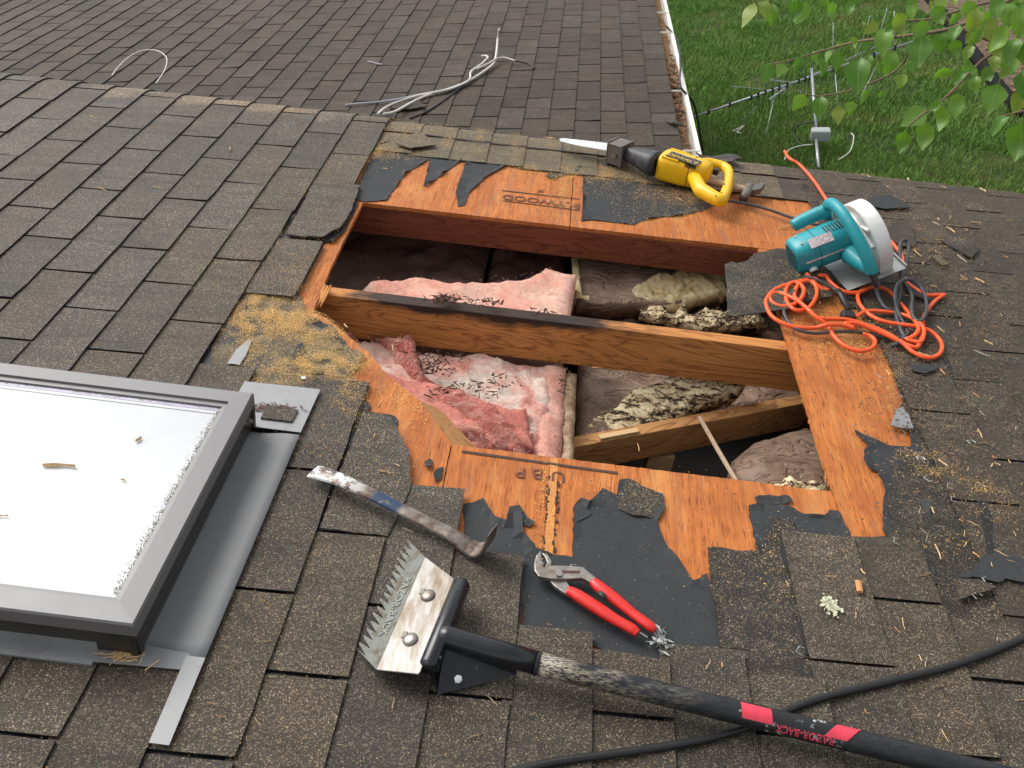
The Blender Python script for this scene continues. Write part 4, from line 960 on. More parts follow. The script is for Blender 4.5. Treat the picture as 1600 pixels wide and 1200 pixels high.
# ================================================================== PLIERS
pl_base = P(900, 920)
pli = thing('pliers', pl_base, 'tongue and groove pliers with red grips lying on black felt', 'pliers')
def z4(x, y, w=0): return P(800+x/5.4536, 840+y/5.4536, w)
PW2 = .012
mbp = MB(); mbp.prism([z4(x, y, PW2) for x, y in ((245, 122), (205, 165), (187, 230), (190, 295), (225, 345), (330, 365), (450, 366), (600, 360), (655, 388), (720, 420), (745, 385), (700, 345), (600, 262), (480, 254), (370, 250), (262, 262), (275, 235), (245, 200), (250, 165))], -.004, .005)
mbp.build('jaw', 'steel', pli, bevel=.0016)
mbp = MB(); mbp.prism([z4(x, y, PW2) for x, y in ((250, 122), (300, 132), (338, 190), (335, 235), (375, 250), (460, 360), (510, 430), (560, 470), (520, 500), (440, 462), (370, 415), (325, 365), (290, 290), (285, 240), (300, 205), (285, 165))], -.009, -.001)
mbp.build('jaw', 'steel', pli, bevel=.0014)
sl_ = MB(); sl_.prism([z4(x, y, PW2) for x, y in ((440, 298), (575, 300), (580, 318), (440, 320), (415, 330), (410, 300))], .0048, .0056); sl_.build('slot', 'pine', pli)
rv = MB(); c = z4(400, 315, PW2+.005); rv.tube([c, c+Vector((0, 0, .004))], .0065, 12); rv.build('pivot', 'steel', pli)
def grip(pts, r, name='grip'):
    mbp = MB(); mbp.tube(smoothpts([z4(x, y, w) for x, y, w in pts], 5), r, 12, .75); return mbp.build(name, 'red', pli, smooth=True)
grip([(690, 365, .013), (720, 400, .013), (780, 450, .013), (900, 540, .013), (1040, 655, .012), (1150, 735, .012), (1222, 790, .011)], lambda t: (.0085+.0035*math.sin(min(1, t*1.6)*math.pi*.9))*(1 if t > .03 else .8)*(1 if t < .9 else 1-(t-.9)*4))
grip([(465, 450, .011), (520, 470, .011), (600, 520, .011), (740, 610, .011), (880, 700, .011), (1000, 765, .011), (1072, 815, .010)], lambda t: (.0085+.0038*math.sin(min(1, t*1.4)*math.pi*.85))*(1 if t > .03 else .75)*(1 if t < .93 else .85))
ins = MB(); ins.tube(smoothpts([z4(735, 455, .021), z4(770, 490, .0245), z4(810, 530, .021)], 4), lambda t: .0055*math.sin(.25+t*2.6), 8, .7); ins.build('grip_insert', 'black_rubber', pli, smooth=True)
nl = MB(); nl.tube([z4(1085, 805, .004), z4(1155, 850, .003)], .0014, 6)
tag(nl.build('nail', 'staple', None), 'bare nail lying at the end of the lower red grip', 'nail')
tp = MB(); rt = random.Random(9)
c0 = z4(1265, 880, .0)
for i in range(60):
    a = rt.uniform(0, 6.28); rr = rt.uniform(0, .022); c = c0+Vector((math.cos(a)*rr*.8, math.sin(a)*rr*1.3, .001+rt.uniform(0, .007)*(1-rr/.03))); d = Vector((rt.gauss(0, 1), rt.gauss(0, 1), rt.gauss(0, .4))).normalized()*rt.uniform(.004, .011); e_ = d.cross(Vector((rt.gauss(0, 1), rt.gauss(0, 1), rt.gauss(0, 1)))).normalized()*rt.uniform(.001, .004)
    tp.add([c-d, c-e_, c+d, c+e_], [(0, 1, 2, 3)])
tag(tp.build('frayed_tape', 'white_fluff', None), 'frayed whitish tape scrap at the tip of the upper red grip', 'tape scrap')

# ================================================================== SHINGLE REMOVER
rem = thing('shingle_remover', P(680, 1000), 'long handled roofing shovel with toothed steel head and black shaft', 'roofing shovel')
t1, t2 = P(634, 838, .004), P(556, 1012, .004); c1, c2 = P(664, 870, .032), P(588, 1046, .032)
b1, b2 = P(711, 903, .052), P(655, 1053, .052)
pn_ = (c2-c1).cross(b1-c1).normalized(); pn_ = pn_ if pn_.z > 0 else -pn_
tn = (c2-c1).cross(t1-c1).normalized(); tn = tn if tn.z > 0 else -tn
th = .0028
def slab(pts, nn, name, mat, thick=th, bev=.0006):
    n = len(pts); vs = list(pts)+[p-nn*thick for p in pts]
    mbp = MB(); mbp.add(vs, [tuple(range(n)), tuple(range(2*n-1, n-1, -1))]+[(i, n+i, n+(i+1) % n, (i+1) % n) for i in range(n)])
    return mbp.build(name, mat, rem, bevel=bev, seg=1)
bl = slab([c1, lerp(c1, b1, .97)+(c2-c1)*.01, b1+(c2-c1)*.04, lerp(b1, b2, .98), b2-(b2-c2)*.02, c2], pn_, 'blade_plate', 'plate')
NT = 16; pts = [c1]; midf = .54
for i in range(NT):
    f0, f1, f2 = i/NT, (i+.40)/NT, (i+.72)/NT; g = .6 if i % 3 == 1 else 0
    base = lambda f: lerp(lerp(c1, t1, midf), lerp(c2, t2, midf), f); tip = lambda f: lerp(t1, t2, f)
    rr_ = random.Random(i*7+1); k_ = rr_.uniform(.72, 1.0); pts += [lerp(base(f0), tip(f0+.2/NT), k_), lerp(base(f1), tip(f1), k_*.93), lerp(base(f2), tip(f2), rr_.uniform(-.1, .15)), lerp(base((i+.80)/NT), tip((i+.8)/NT), rr_.uniform(-.1, .1))]
pts += [lerp(c2, t2, .98), c2]
ts = slab(pts, tn, 'toothed_edge', 'teeth', th, 0)
for f in (.30, .72):
    c = lerp(lerp(c1, c2, f), lerp(b1, b2, f), .50)+pn_*.0005; bo = MB()
    m = frame3(c, (c2-c1), pn_)
    bo.loft([[m @ Vector((math.cos(a)*r, math.sin(a)*r, z)) for a in [2*math.pi*k/16 for k in range(16)]] for r, z in ((.0125, 0), (.0125, .002), (.010, .0045), (.005, .006))])
    bo.build('bolt', 'steel', rem, smooth=True)
    so_ = MB(); so_.prism([(-.006, -.004, 0), (.006, -.004, 0), (.006, .004, 0), (-.006, .004, 0)], .0004, .0012, frame3(c-(b1-c1).normalized()*.016, (c2-c1), pn_)); so_.build('bolt_slot', 'hammer', rem)
tx = frame3(lerp(lerp(c1, c2, .52), lerp(t1, t2, .52), .27)+tn*.0006, (c2-c1)*-1, tn)
lettering('RAZOR-BACK', .020, ts, 'teeth_mark', W @ tx @ Matrix.Rotation(math.pi, 4, 'Z'))
# backing block, socket tube, gusset
k1, k2 = P(722, 910, .045), P(668, 1046, .045)
bk = MB(); d_ = (k2-k1).normalized(); bk.tube([k1, k1+d_*.006, lerp(k1, k2, .5), k2-d_*.006, k2], lambda t: .016 if .02 < t < .98 else .012, 12, 1.1); bk.build('backing_bar', 'blackpaint', rem, smooth=True)
s0, s1 = P(700, 996, .048), P(838, 1036, .045); hx = P(1480, 1193, .030)
so2 = MB(); so2.tube([s0-(s1-s0)*.1, s0, lerp(s0, s1, .5), s1], .0185, 20); so2.build('socket', 'blackpaint', rem, smooth=True)
col_ = MB(); dd = (s1-s0).normalized(); col_.tube([s1-dd*.001, s1+dd*.004], .0195, 20); col_.build('collar', 'blackpaint', rem)
hd = MB(); he = hx+(hx-s1).normalized()*.55; hp_ = [lerp(s1, he, i/24) for i in range(25)]; hd.tube(hp_, lambda t: .0180-.001*t, 20); shaft_o = hd.build('shaft', 'shaft', rem, smooth=True)
gs = MB(); ga, gb, gc_, gd = P(694, 1012, .040), P(808, 1046, .030), P(806, 1054, .012), P(683, 1086, .004)
gs.add([ga, gb, gc_, gd]+[p+Vector((.0, .006, -.002)) for p in (ga, gb, gc_, gd)], [(0, 3, 2, 1), (4, 5, 6, 7), (0, 1, 5, 4), (1, 2, 6, 5), (2, 3, 7, 6), (3, 0, 4, 7)]); gsn = gs.build('gusset', 'blackpaint', rem)
g2 = MB(); g2.add([ga, gd, gd+Vector((-.012, .05, 0)), ga+Vector((-.012, .05, 0))]+[p+Vector((.005, 0, 0)) for p in (ga, gd, gd+Vector((-.012, .05, 0)), ga+Vector((-.012, .05, 0)))], [(0, 1, 2, 3), (7, 6, 5, 4), (0, 4, 5, 1), (1, 5, 6, 2), (2, 6, 7, 3), (3, 7, 4, 0)]); g2.build('heel_plate', 'blackpaint', rem)
gn = (gb-ga).cross(gd-ga).normalized(); gn = gn if gn.y < 0 else -gn
c = P(716, 1061, .02); c = c-gn*((c-ga).dot(gn)); nu_ = MB(); m = frame3(c, (gb-ga), gn)
nu_.loft([[m @ Vector((math.cos(a)*r, math.sin(a)*r, z)) for a in [2*math.pi*k/6 for k in range(6)]] for r, z in ((.0065, 0), (.0065, .005))]); nu_.loft([[m @ Vector((math.cos(a)*r, math.sin(a)*r, z)) for a in [2*math.pi*k/10 for k in range(10)]] for r, z in ((.0035, .004), (.0035, .008))]); nu_.build('nut', 'bright_steel', rem)
# label wrapped round the shaft
hm = frame3(s1, he-s1, (0, -.45, .9)); Ls = lambda x, y: ((P(x, y, .045)-s1).dot((he-s1).normalized()))
def wrap(s_a, s_b, a0, a1, name, mat, r=.0186, skew=0):
    mbp = MB(); n = 10; vs = []
    for k in range(n+1):
        a = lerp(a0, a1, k/n); vs += [hm @ Vector((s_a+skew*(k/n), -math.sin(a)*r, math.cos(a)*r)), hm @ Vector((s_b+skew*(k/n), -math.sin(a)*r, math.cos(a)*r))]
    mbp.add(vs, [(2*k, 2*k+1, 2*k+3, 2*k+2) for k in range(n)]); return mbp.build(name, mat, shaft_o, smooth=True)
la, lb = Ls(1150, 1120), Ls(1322, 1155)
wrap(la, lb, -1.1, 1.3, 'label', 'labelblack')
wrap(la+.004, la+.05, -.85, .5, 'label', 'labelred', .0188, .004)
wrap(lb-.012, lb+.022, -1.0, .35, 'label', 'labelred', .0188, -.022)
wrap(la+.052, lb-.02, -.8, .05, 'label', 'whiteprint', .01875) if False else None
tmesh = textmesh('RAZOR-BACK', .017, .0003); ca = .62
for v in tmesh.vertices:
    a = ca+v.co.y/.0188; x = v.co.x; v.co = hm @ Vector((lerp(la, lb, .63)-x*.82, -math.sin(a)*(.0190+v.co.z), math.cos(a)*(.0190+v.co.z)))
tmesh.materials.append(M['labelred']); inst('lettering', tmesh, shaft_o, W)
tmesh = textmesh('FIBERGLASS HANDLE', .008, .0002)
for v in tmesh.vertices:
    a = -.10+v.co.y/.0188; x = v.co.x; v.co = hm @ Vector((lerp(la, lb, .58)-x, -math.sin(a)*(.0190+v.co.z), math.cos(a)*(.0190+v.co.z)))
tmesh.materials.append(M['whiteprint']); inst('lettering', tmesh, shaft_o, W) if False else None
# black cord at the front
bc = MB(); bc.tube(smoothpts([P(560, 1260, .006), P(700, 1225, .006), P(800, 1206, .006), P(870, 1190, .006), P(1000, 1172, .006), P(1100, 1155, .006), P(1190, 1128, .006), P(1240, 1106, .006), P(1300, 1086, .007), P(1400, 1062, .007), P(1500, 1036, .007), P(1600, 997, .007), P(1680, 960, .007), P(1800, 915, .007), P(1950, 890, .007), P(2150, 900, .007)], 8), .0062, 10)
tag(bc.build('power_cord', 'black_cord', None, smooth=True), 'black power cord running under the shovel handle across the shingles', 'cord')

# ================================================================== RECIPROCATING SAW
rs = thing('reciprocating_saw', P(1040, 275), 'yellow and black reciprocating saw lying on the sawdusty rake edge', 'power saw')
def Q(x, y, w=.045): return P(x, y, w)
bt = MB(); bt.prism([Q(874, 217, .035), Q(880, 216, .035), Q(952, 224, .04), Q(952, 236, .04), Q(900, 227, .035), Q(876, 221, .035)], -.0008, .0008); bt.build('saw_blade', 'bright_steel', rs)
ax = (Q(1035, 256)-Q(985, 240)); am = frame3(Q(967, 236, .042), Q(1035, 258, .05)-Q(960, 234, .042), (0, 0, 1))
def secloft(name, secs, mat, mm, n=20, p=3.2, parent=None, smooth=True):
    mbp = MB(); rings = []
    for (x, cy, cz, ry, rz) in secs:
        ring = []
        for k in range(n):
            a = 2*math.pi*k/n; ca, sa = math.cos(a), math.sin(a); e2 = 2/p
            ring.append(mm @ Vector((x, cy+ry*math.copysign(abs(ca)**e2, ca), cz+rz*math.copysign(abs(sa)**e2, sa))))
        rings.append(ring)
    mbp.loft(rings); return mbp.build(name, mat, parent or rs, smooth=smooth, bevel=0)
sh = MB(); sh.box((-.030, -.036, -.042), (-.024, .040, .036), am); sh.box((.026, -.036, -.042), (.034, .040, .036), am); sh.box((-.026, -.036, .026), (.030, .040, .032), am); sh.box((-.026, -.034, -.040), (.030, -.028, .028), am); sh.box((-.026, .030, -.040), (.030, .036, .028), am)
sh.build('shoe', 'hammer', rs, bevel=.002)
kn = MB(); m2 = am @ Matrix.Translation((.006, -.037, -.005)); kn.loft([[m2 @ Vector((math.cos(a)*r, -z, math.sin(a)*r)) for a in [2*math.pi*k/10 for k in range(10)]] for r, z in ((.009, 0), (.009, .006))]); kn.build('shoe_screw', 'steel', rs)
secloft('nose_boot', [(.02, 0, .0, .022, .024), (.045, 0, .0, .024, .026), (.075, -.002, 0, .029, .030), (.11, -.006, 0, .038, .036), (.135, -.008, 0, .046, .040), (.150, -.008, 0, .049, .042), (.156, -.008, 0, .046, .040)], 'boot', am, p=2.5)
bm_ = frame3(Q(1038, 256, .045), Q(1100, 274, .045)-Q(1035, 255, .045), (0, 0, 1))
body = secloft('motor_housing', [(-.010, -.004, 0, .045, .040), (-.004, -.004, 0, .052, .044), (.02, -.004, 0, .053, .045), (.08, -.002, 0, .051, .045), (.125, .004, 0, .047, .044), (.15, .008, 0, .040, .040), (.158, .010, 0, .030, .032)], 'yellow_plastic', bm_, n=28, p=4.2)
for yy in (-.046, .038): MB().box((.0, yy-.004, .036), (.06, yy+.004, .045), bm_).build('housing_ridge', 'yellow_plastic', rs, bevel=.002)
for k in range(5): MB().box((.085+k*.008, -.050, .030), (.088+k*.008, -.040, .042), bm_).build('vent_slit', 'black_rubber', rs)
secloft('housing_seam', [(.0985, .0, 0, .0500, .0455), (.1000, .0, 0, .0500, .0455)], 'boot', bm_, n=28, p=4.2)
# D handle traced as closed loop tube with flat section
def z8(x, y, w): return P(860+x/4.444, 190+y/4.444, w)
loop = [(1010, 300), (1080, 285), (1160, 300), (1215, 320), (1240, 355), (1238, 420), (1222, 480), (1190, 545), (1150, 535), (1085, 500), (1040, 470), (1010, 410), (985, 370)]
mbp = MB(); lp = smoothpts([z8(x, y, .045) for x, y in loop], 5); mbp.tube(lp, lambda t: .0155 if t < .42 else lerp(.0155, .0225, min(1, (t-.42)*3)), 14, 1.1); mbp.build('handle', 'yellow_plastic', rs, smooth=True)
mbp = MB(); mbp.tube(smoothpts([z8(x, y, .045) for x, y in ((930, 290), (985, 310), (1040, 320))], 4), lambda t: .040-.012*t, 16, .9); mbp.build('handle_root', 'yellow_plastic', rs, smooth=True)
tr = MB(); tr.box((-.008, -.012, -.010), (.010, .012, .010), frame3(z8(1148, 345, .047), (1, -.4, 0), (0, 0, 1))); tr.build('trigger', 'black_rubber', rs, bevel=.003)
lm = frame3(z8(925, 255, .0915), z8(985, 275, .0915)-z8(870, 235, .0915), (0, 0, 1))
pl_ = MB(); pl_.box((-.056, -.024, -.001), (.056, .024, .0005), lm); plo = pl_.build('name_plate', 'labelblack', rs)
lettering('DEWALT', .027, plo, 'labeltext', W @ lm @ Matrix.Translation((0, -.008, .0012)), ext=.0003)
# its grey cord
mbp = MB(); mbp.tube(smoothpts([z8(1195, 540, .035), z8(1230, 550, .014), P(1165, 318, .007), P(1200, 327, .006), P(1240, 341, .006), P(1275, 351, .008), P(1300, 352, .01)], 6), .0048, 9); mbp.build('cord', 'grey_cord', rs, smooth=True)
for (x, y) in ((1085, 425), (1150, 510), (1208, 430), (1190, 490)):
    c = z8(x, y, .065); MB().tube([c-Vector((0, 0, .004)), c], .0022, 6).build('housing_screw', 'black_rubber', rs)
# hammer behind it
hm_ = thing('hammer', P(1150, 297), 'wooden handled claw hammer behind the yellow saw handle', 'hammer')
mbp = MB(); mbp.tube(smoothpts([P(1085, 277, .03), P(1110, 283, .022), P(1140, 291, .02), P(1170, 297, .02)], 5), lambda t: .013+.003*math.sin(t*3), 12, .8); mbp.build('handle', 'hickory', hm_, smooth=True)
mbp = MB(); a, b = P(1162, 309, .02), P(1172, 292, .022)
mbp.tube([a, lerp(a, b, .15), lerp(a, b, .3), lerp(a, b, .5), b], lambda t: .017 if t < .2 else (.013 if t < .4 else .016), 12); mbp.build('head', 'hammer', hm_, smooth=True)
mbp = MB(); mbp.prism([P(1166, 298, .02), P(1178, 302, .02), P(1188, 300, .02), P(1195, 291, .02), P(1190, 289, .02), P(1180, 293, .02), P(1168, 290, .02)], -.010, .012); mbp.build('claw', 'hammer', hm_, bevel=.003)

# ================================================================== CIRCULAR SAW
cs = thing('circular_saw', P(1330, 430), 'teal circular saw with white blade guard tipped on the stripped roof', 'circular saw')
X = Vector((.88, .25, .40)).normalized(); Y = Vector((-.273, .962, 0)); Y = (Y-X*Y.dot(X)).normalized(); Z = X.cross(Y)
CM = Matrix((X, Y, Z)).transposed().to_4x4(); CM.translation = P(1325, 455, .006)
WC = W @ CM
def csb(mbp, name, mat, parent=None, **k): return mbp.build(name, mat, parent or cs, WC, **k)
mbp = MB(); mbp.prism([(0, 0, 0), (.175, 0, 0), (.178, .004, 0), (.178, .25, 0), (.16, .27, 0), (.02, .27, 0), (0, .25, 0)], 0, .0025); mbp.box((.172, 0, .0025), (.176, .26, .012)); csb(mbp, 'base_plate', 'alu_plate', bevel=.0008)
def ring(c, r, ax_='x', n=24, p=2.0, ry=None):
    out = []
    for k in range(n):
        a = 2*math.pi*k/n; ca, sa = math.cos(a), math.sin(a); e2 = 2/p
        out.append(Vector((c[0], c[1]+r*math.copysign(abs(ca)**e2, ca), c[2]+(ry or r)*math.copysign(abs(sa)**e2, sa))))
    return out
mbp = MB(); my, mz = .135, .080
mbp.loft([ring((x, my, mz), r, n=28, p=pp) for x, r, pp in ((.075, .050, 2.6), (.05, .053, 2.6), (-.02, .052, 2.8), (-.065, .050, 3.0), (-.088, .046, 3.2), (-.096, .040, 3.2))]); csb(mbp, 'motor_housing', 'teal', smooth=True)
mbp = MB(); mbp.loft([ring((x, my, mz), r, n=28, p=3.2) for x, r in ((-.0955, .036), (-.0975, .034))]); csb(mbp, 'end_vent', 'teal_dark')
for k in range(5):
    mbp = MB(); mbp.box((-.0985, my-.026, mz-.022+k*.011), (-.0970, my+.026, mz-.017+k*.011)); csb(mbp, 'vent_slat', 'black_rubber')
mbp = MB(); mbp.box((-.075, my-.0535, mz-.002), (.06, my-.050, mz+.003)); csb(mbp, 'trim_line', 'sticker')
mbp = MB(); c = Vector((-.055, my-.040, mz-.032)); d = Vector((0, -.75, -.55)).normalized(); mbp.tube([c, c+d*.012], .013, 14); cap = csb(mbp, 'brush_cap', 'alu'); mbp = MB(); mbp.tube([c+d*.0122, c+d*.0135], .009, 14); csb(mbp, 'cap_slot', 'hammer', cap)
mbp = MB(); nrm = Vector((0, -.6, .8)); mm = frame3(Vector((-.02, my, mz))+nrm*.0600, (1, 0, 0), nrm); mbp.box((-.034, -.014, -.001), (.034, .014, .0006), mm); csb(mbp, 'sticker', 'sticker')
for k in range(6):
    mbp = MB(); mbp.box((.005+k*.009, my-.022, mz+.0505), (.009+k*.009, my+.012, mz+.0535)); csb(mbp, 'vent_slit', 'black_rubber')
for (x, y, z) in ((-.07, my-.02, mz+.047), (-.07, my+.02, mz+.047), (.045, my-.051, mz-.018)):
    mbp = MB(); mbp.tube([Vector((x, y, z-.004)), Vector((x, y-.002, z+.004))], .0035, 8); csb(mbp, 'screw', 'steel')
mbp = MB(); mbp.loft([ring((x, my, mz), .0528, n=28, p=2.7) for x in (-.031, -.0285)]); csb(mbp, 'housing_seam', 'teal_dark')
# gear case and blade guard
mbp = MB(); mbp.loft([ring((x, my, mz), r, n=28) for x, r in ((.07, .054), (.082, .056), (.092, .060), (.100, .060))]); csb(mbp, 'gear_case', 'alu', smooth=True)
def guard(x0, x1, r, a0, a1, yc, zc, name, mat, wall=.003, n=44):
    mbp = MB(); rows = []
    for k in range(n+1):
        a = lerp(a0, a1, k/n); c_, s_ = math.cos(a), math.sin(a)
        pr = [(x0, .02), (x0, r-.004), (x0+.004, r), (x1-.004, r), (x1, r-.004), (x1, .03), (x1-wall, .03), (x1-wall, r-.006), (x0+wall, r-.006), (x0+wall, .02)]
        rows.append([Vector((x, yc+c_*q, zc+s_*q)) for x, q in pr])
    mbp.loft(rows); o = csb(mbp, name, mat, smooth=True); md = o.modifiers.new('split', 'EDGE_SPLIT'); md.split_angle = R_(30); return o
guard(.098, .144, .116, R_(-14), R_(205), .125, .050, 'upper_guard', 'alu')
mbp = MB(); mbp.tube([Vector((.094, .10, .13)), Vector((.094, .03, .09))], .006, 8); mbp.tube([Vector((.095, .20, .10)), Vector((.095, .05, .135))], .005, 8); csb(mbp, 'guard_rib', 'alu')
mbp = MB(); mbp.loft([ring((x, .125, .045), .092, n=48) for x in (.117, .119)]); csb(mbp, 'saw_disc', 'steel')
mbp = MB(); mbp.box((.075, .0, .003), (.088, .02, .03)); mbp.tube([Vector((.082, .0, .03)), Vector((.082, -.012, .03))], .010, 8); csb(mbp, 'depth_lever', 'hammer', bevel=.002)
# handle
hpth = [(.062, -.022, .052), (.060, -.010, .085), (.056, .020, .128), (.052, .060, .163), (.050, .105, .184), (.050, .150, .186), (.050, .185, .170), (.05, .20, .145), (.05, .20, .115)]
mbp = MB(); mbp.tube(smoothpts(hpth, 5), lambda t: .0145+.003*(1-t), 14, 1.15); csb(mbp, 'rear_handle', 'teal', smooth=True)
mbp = MB(); mbp.tube(smoothpts([(.062, -.018, .062), (.055, .03, .060), (.05, .075, .062)], 4), lambda t: .018+.012*t, 12); csb(mbp, 'handle_root', 'teal', smooth=True)
mbp = MB(); mbp.tube(smoothpts([(.055, .198, .140), (.02, .205, .138), (-.03, .208, .132), (-.052, .206, .128)], 4), lambda t: .022-.004*t, 12); csb(mbp, 'front_grip', 'teal', smooth=True)
mbp = MB(); mbp.tube([Vector(p) for p in ((.062, -.018, .056), (.063, -.030, .040), (.064, -.040, .026), (.0645, -.046, .018))], lambda t: .011-.003*t, 10); csb(mbp, 'cord_boot', 'black_rubber', smooth=True)
ce = CM @ Vector((.0645, -.046, .018))
mbp = MB(); mbp.tube(smoothpts([ce+Vector((0, .006, .01)), ce, P(1368, 440, .035), P(1372, 462, .015), P(1385, 482, .007), P(1402, 478, .012), P(1408, 430, .05), P(1406, 385, .07), P(1414, 375, .075), P(1420, 385, .065), P(1414, 420, .04), P(1403, 460, .02), P(1400, 490, .012), P(1407, 515, .012), P(1412, 528, .01), P(1395, 540, .010)], 8), .0052, 10); mbp.build('cord', 'grey_cord', cs, smooth=True)

# ================================================================== EXTENSION CORD
def cord(name, pts, r, mat, label, cat='cord', n=8):
    o = MB(); o.tube(smoothpts([P(*p) for p in pts], n), r, 10); return tag(o.build(name, mat, None, smooth=True), label, cat)
def zc(x, y, w=.008): return (1180+x/4.284, 300+y/4.284, w)
oc = [(1226, 236, -.06), (1233, 247, .006), (1250, 258, .007), (1272, 283, .007), (1290, 310, .007), (1304, 330, .01), (1330, 352, .012), (1370, 372, .01), zc(890, 320), zc(945, 375), zc(985, 440), zc(985, 540), zc(1020, 610), zc(1090, 660), zc(1150, 690), zc(1245, 688), zc(1262, 690), zc(1210, 725), zc(1160, 780), zc(1125, 850), zc(1118, 940), zc(1095, 1025, .012), zc(1060, 1038, .012), zc(980, 1005, .012), zc(860, 935, .012), zc(740, 890, .014), zc(620, 855, .014), zc(520, 850, .012), zc(430, 845, .012), zc(360, 800, .012), zc(290, 730, .014), zc(262, 690, .016), zc(285, 625, .018), zc(320, 600, .02), zc(370, 600, .02), zc(410, 640, .018), zc(405, 710, .014), zc(350, 780, .012), zc(270, 790, .012), zc(215, 740, .012), zc(205, 660, .012), zc(240, 610, .014), zc(290, 612, .018), zc(325, 650, .02), zc(310, 710, .02), zc(250, 755, .012), zc(170, 765, .008), zc(110, 735), zc(100, 690), zc(150, 675), zc(205, 690, .016), zc(300, 740, .022), zc(400, 830, .020), zc(490, 900), zc(525, 965), zc(600, 1030), zc(700, 1065), zc(780, 1045), zc(802, 1000), zc(770, 965), zc(720, 950)]
cord('extension_cord', oc, .0056, 'orange_cord', 'bright orange extension cord piled in loops beside the teal saw')
oc2 = [zc(345, 545, .02), zc(390, 600, .016), zc(440, 645, .01), zc(488, 655), zc(470, 640), zc(400, 580, .016), zc(330, 590, .014), zc(230, 615, .01), zc(130, 655), zc(75, 720), zc(80, 780), zc(120, 840), zc(200, 885), zc(300, 910), zc(400, 910), zc(480, 890, .02), zc(580, 890, .02), zc(660, 910, .018), zc(600, 880, .022), zc(700, 885, .022), zc(860, 950, .016), zc(980, 1010, .012), zc(1060, 1075), zc(1150, 1110), zc(1220, 1095), zc(1250, 1050), zc(1235, 990), zc(1170, 930, .014), zc(1080, 900, .018), zc(960, 885, .014), zc(840, 860, .012), zc(750, 810), zc(695, 740), zc(690, 680), zc(740, 645), zc(840, 640), zc(900, 670), zc(960, 735, .012), zc(1020, 800, .014), zc(1080, 880, .022), zc(1090, 930, .02), zc(1050, 970, .016), zc(1010, 985, .012), zc(1060, 1000, .014), zc(1110, 1000, .018), zc(1130, 940, .02), zc(1110, 890, .022), zc(1040, 840, .016), zc(960, 815), zc(850, 800), zc(740, 800), zc(670, 840)]
cord('extension_cord', oc2, .0056, 'orange_cord', 'orange cord looped in front, over the other coils on the plywood')
oc3 = [zc(420, 560, .014), zc(470, 560, .018), zc(500, 600, .016), zc(560, 650, .012), zc(620, 672, .010), zc(690, 672, .010), zc(760, 645, .012)]
cord('extension_cord', oc3, .0056, 'orange_cord', 'short orange cord length passing under the edge of the base plate')
cord('tool_cord', [zc(330, 560, .02), zc(400, 585, .022), zc(460, 610, .020), zc(520, 645, .016), zc(555, 672, .014)], .0050, 'grey_cord', 'dark grey cord leading to the black plug among the coils', 'cord', 5)
pg = thing('cord_plug', P(*zc(605, 750)), 'black cord plug with moulded sleeve on sawdusty plywood', 'plug')
mbp = MB(); mbp.tube([P(*zc(550, 665, .014)), P(*zc(575, 690, .014)), P(*zc(625, 790, .012))], lambda t: .0105-.003*t, 10); mbp.build('sleeve', 'black_rubber', pg, smooth=True)
mbp = MB(); mbp.box((-.012, -.018, -.011), (.020, .018, .011), frame3(P(*zc(618, 825, .012)), P(*zc(640, 840))-P(*zc(610, 760)), (0, 0, 1))); mbp.build('plug_body', 'black_rubber', pg, bevel=.005)
cord('tool_cord', [zc(262, 660, .02), zc(235, 690, .014), zc(200, 730, .008), zc(190, 790, .006), zc(215, 860, .006), zc(280, 920, .006), zc(400, 945, .005), zc(560, 935, .005), zc(740, 943, .005), zc(830, 965, .005), zc(950, 975, .005), zc(1010, 960, .006), zc(1020, 935, .006), zc(1005, 915, .006)], .0046, 'grey_cord', 'grey cord running low under the orange coils on the plywood')
cord('tool_cord', [zc(1015, 900, .006), zc(975, 850, .008), zc(950, 780, .02), zc(935, 700, .04), zc(945, 630, .05), zc(985, 592, .055), zc(1050, 590, .05), zc(1110, 640, .04), zc(1145, 730, .03), zc(1140, 820, .022), zc(1100, 865, .024), zc(1060, 840, .024), zc(1045, 770, .03), zc(1050, 700, .03), zc(1020, 640, .03), zc(985, 600, .03)], .0050, 'grey_cord', 'grey cord standing in a loop at the right of the orange coils')

# ================================================================== LOOSE PIECES OF ROOFING
def scrap(pts, w, mat, label, seed, lift=None, th=.004, cat='shingle scrap', amp=.003, wave=.003):
    pp = [P(x, y, w) for x, y in pts]; o = sheet('shingle_scrap', jag(pp, amp, .012, seed), w, th, mat, None, .025, wave, seed, lift); return tag(o, label, cat)
c0_ = P(1200, 430)
scrap([(1133, 411), (1143, 407), (1152, 410), (1168, 406), (1178, 396), (1215, 388), (1240, 392), (1300, 425), (1300, 462), (1255, 470), (1232, 482), (1190, 487), (1150, 492), (1138, 490), (1136, 450)], .010, 'shingle_old', 'torn shingle piece overhanging the opening in front of the teal saw', 200, lambda q: -.06*max(0, .66-q.x)*.5)
scrap([(1088, 236), (1102, 228), (1125, 232), (1150, 246), (1158, 252), (1140, 254), (1122, 250), (1105, 252)], .012, 'shingle_old', 'dark shingle scrap on the rake edge behind the yellow saw', 201, lambda q: .012*math.sin(q.x*30))
scrap([(1350, 316), (1365, 306), (1390, 304), (1420, 318), (1418, 324), (1385, 326), (1365, 322)], .008, 'felt', 'flat black felt scrap on the dirty shingles behind the saw guard', 202, None, .002, 'felt scrap')
scrap([(1385, 360), (1395, 348), (1420, 345), (1432, 382), (1410, 384), (1392, 374)], .008, 'shingle_worn', 'dark shingle scrap with a nail right of the saw guard', 203)
scrap([(1410, 440), (1428, 443), (1456, 466), (1450, 468), (1425, 460)], .009, 'felt', 'narrow black felt scrap right of the tool cord loop', 204, None, .002, 'felt scrap')
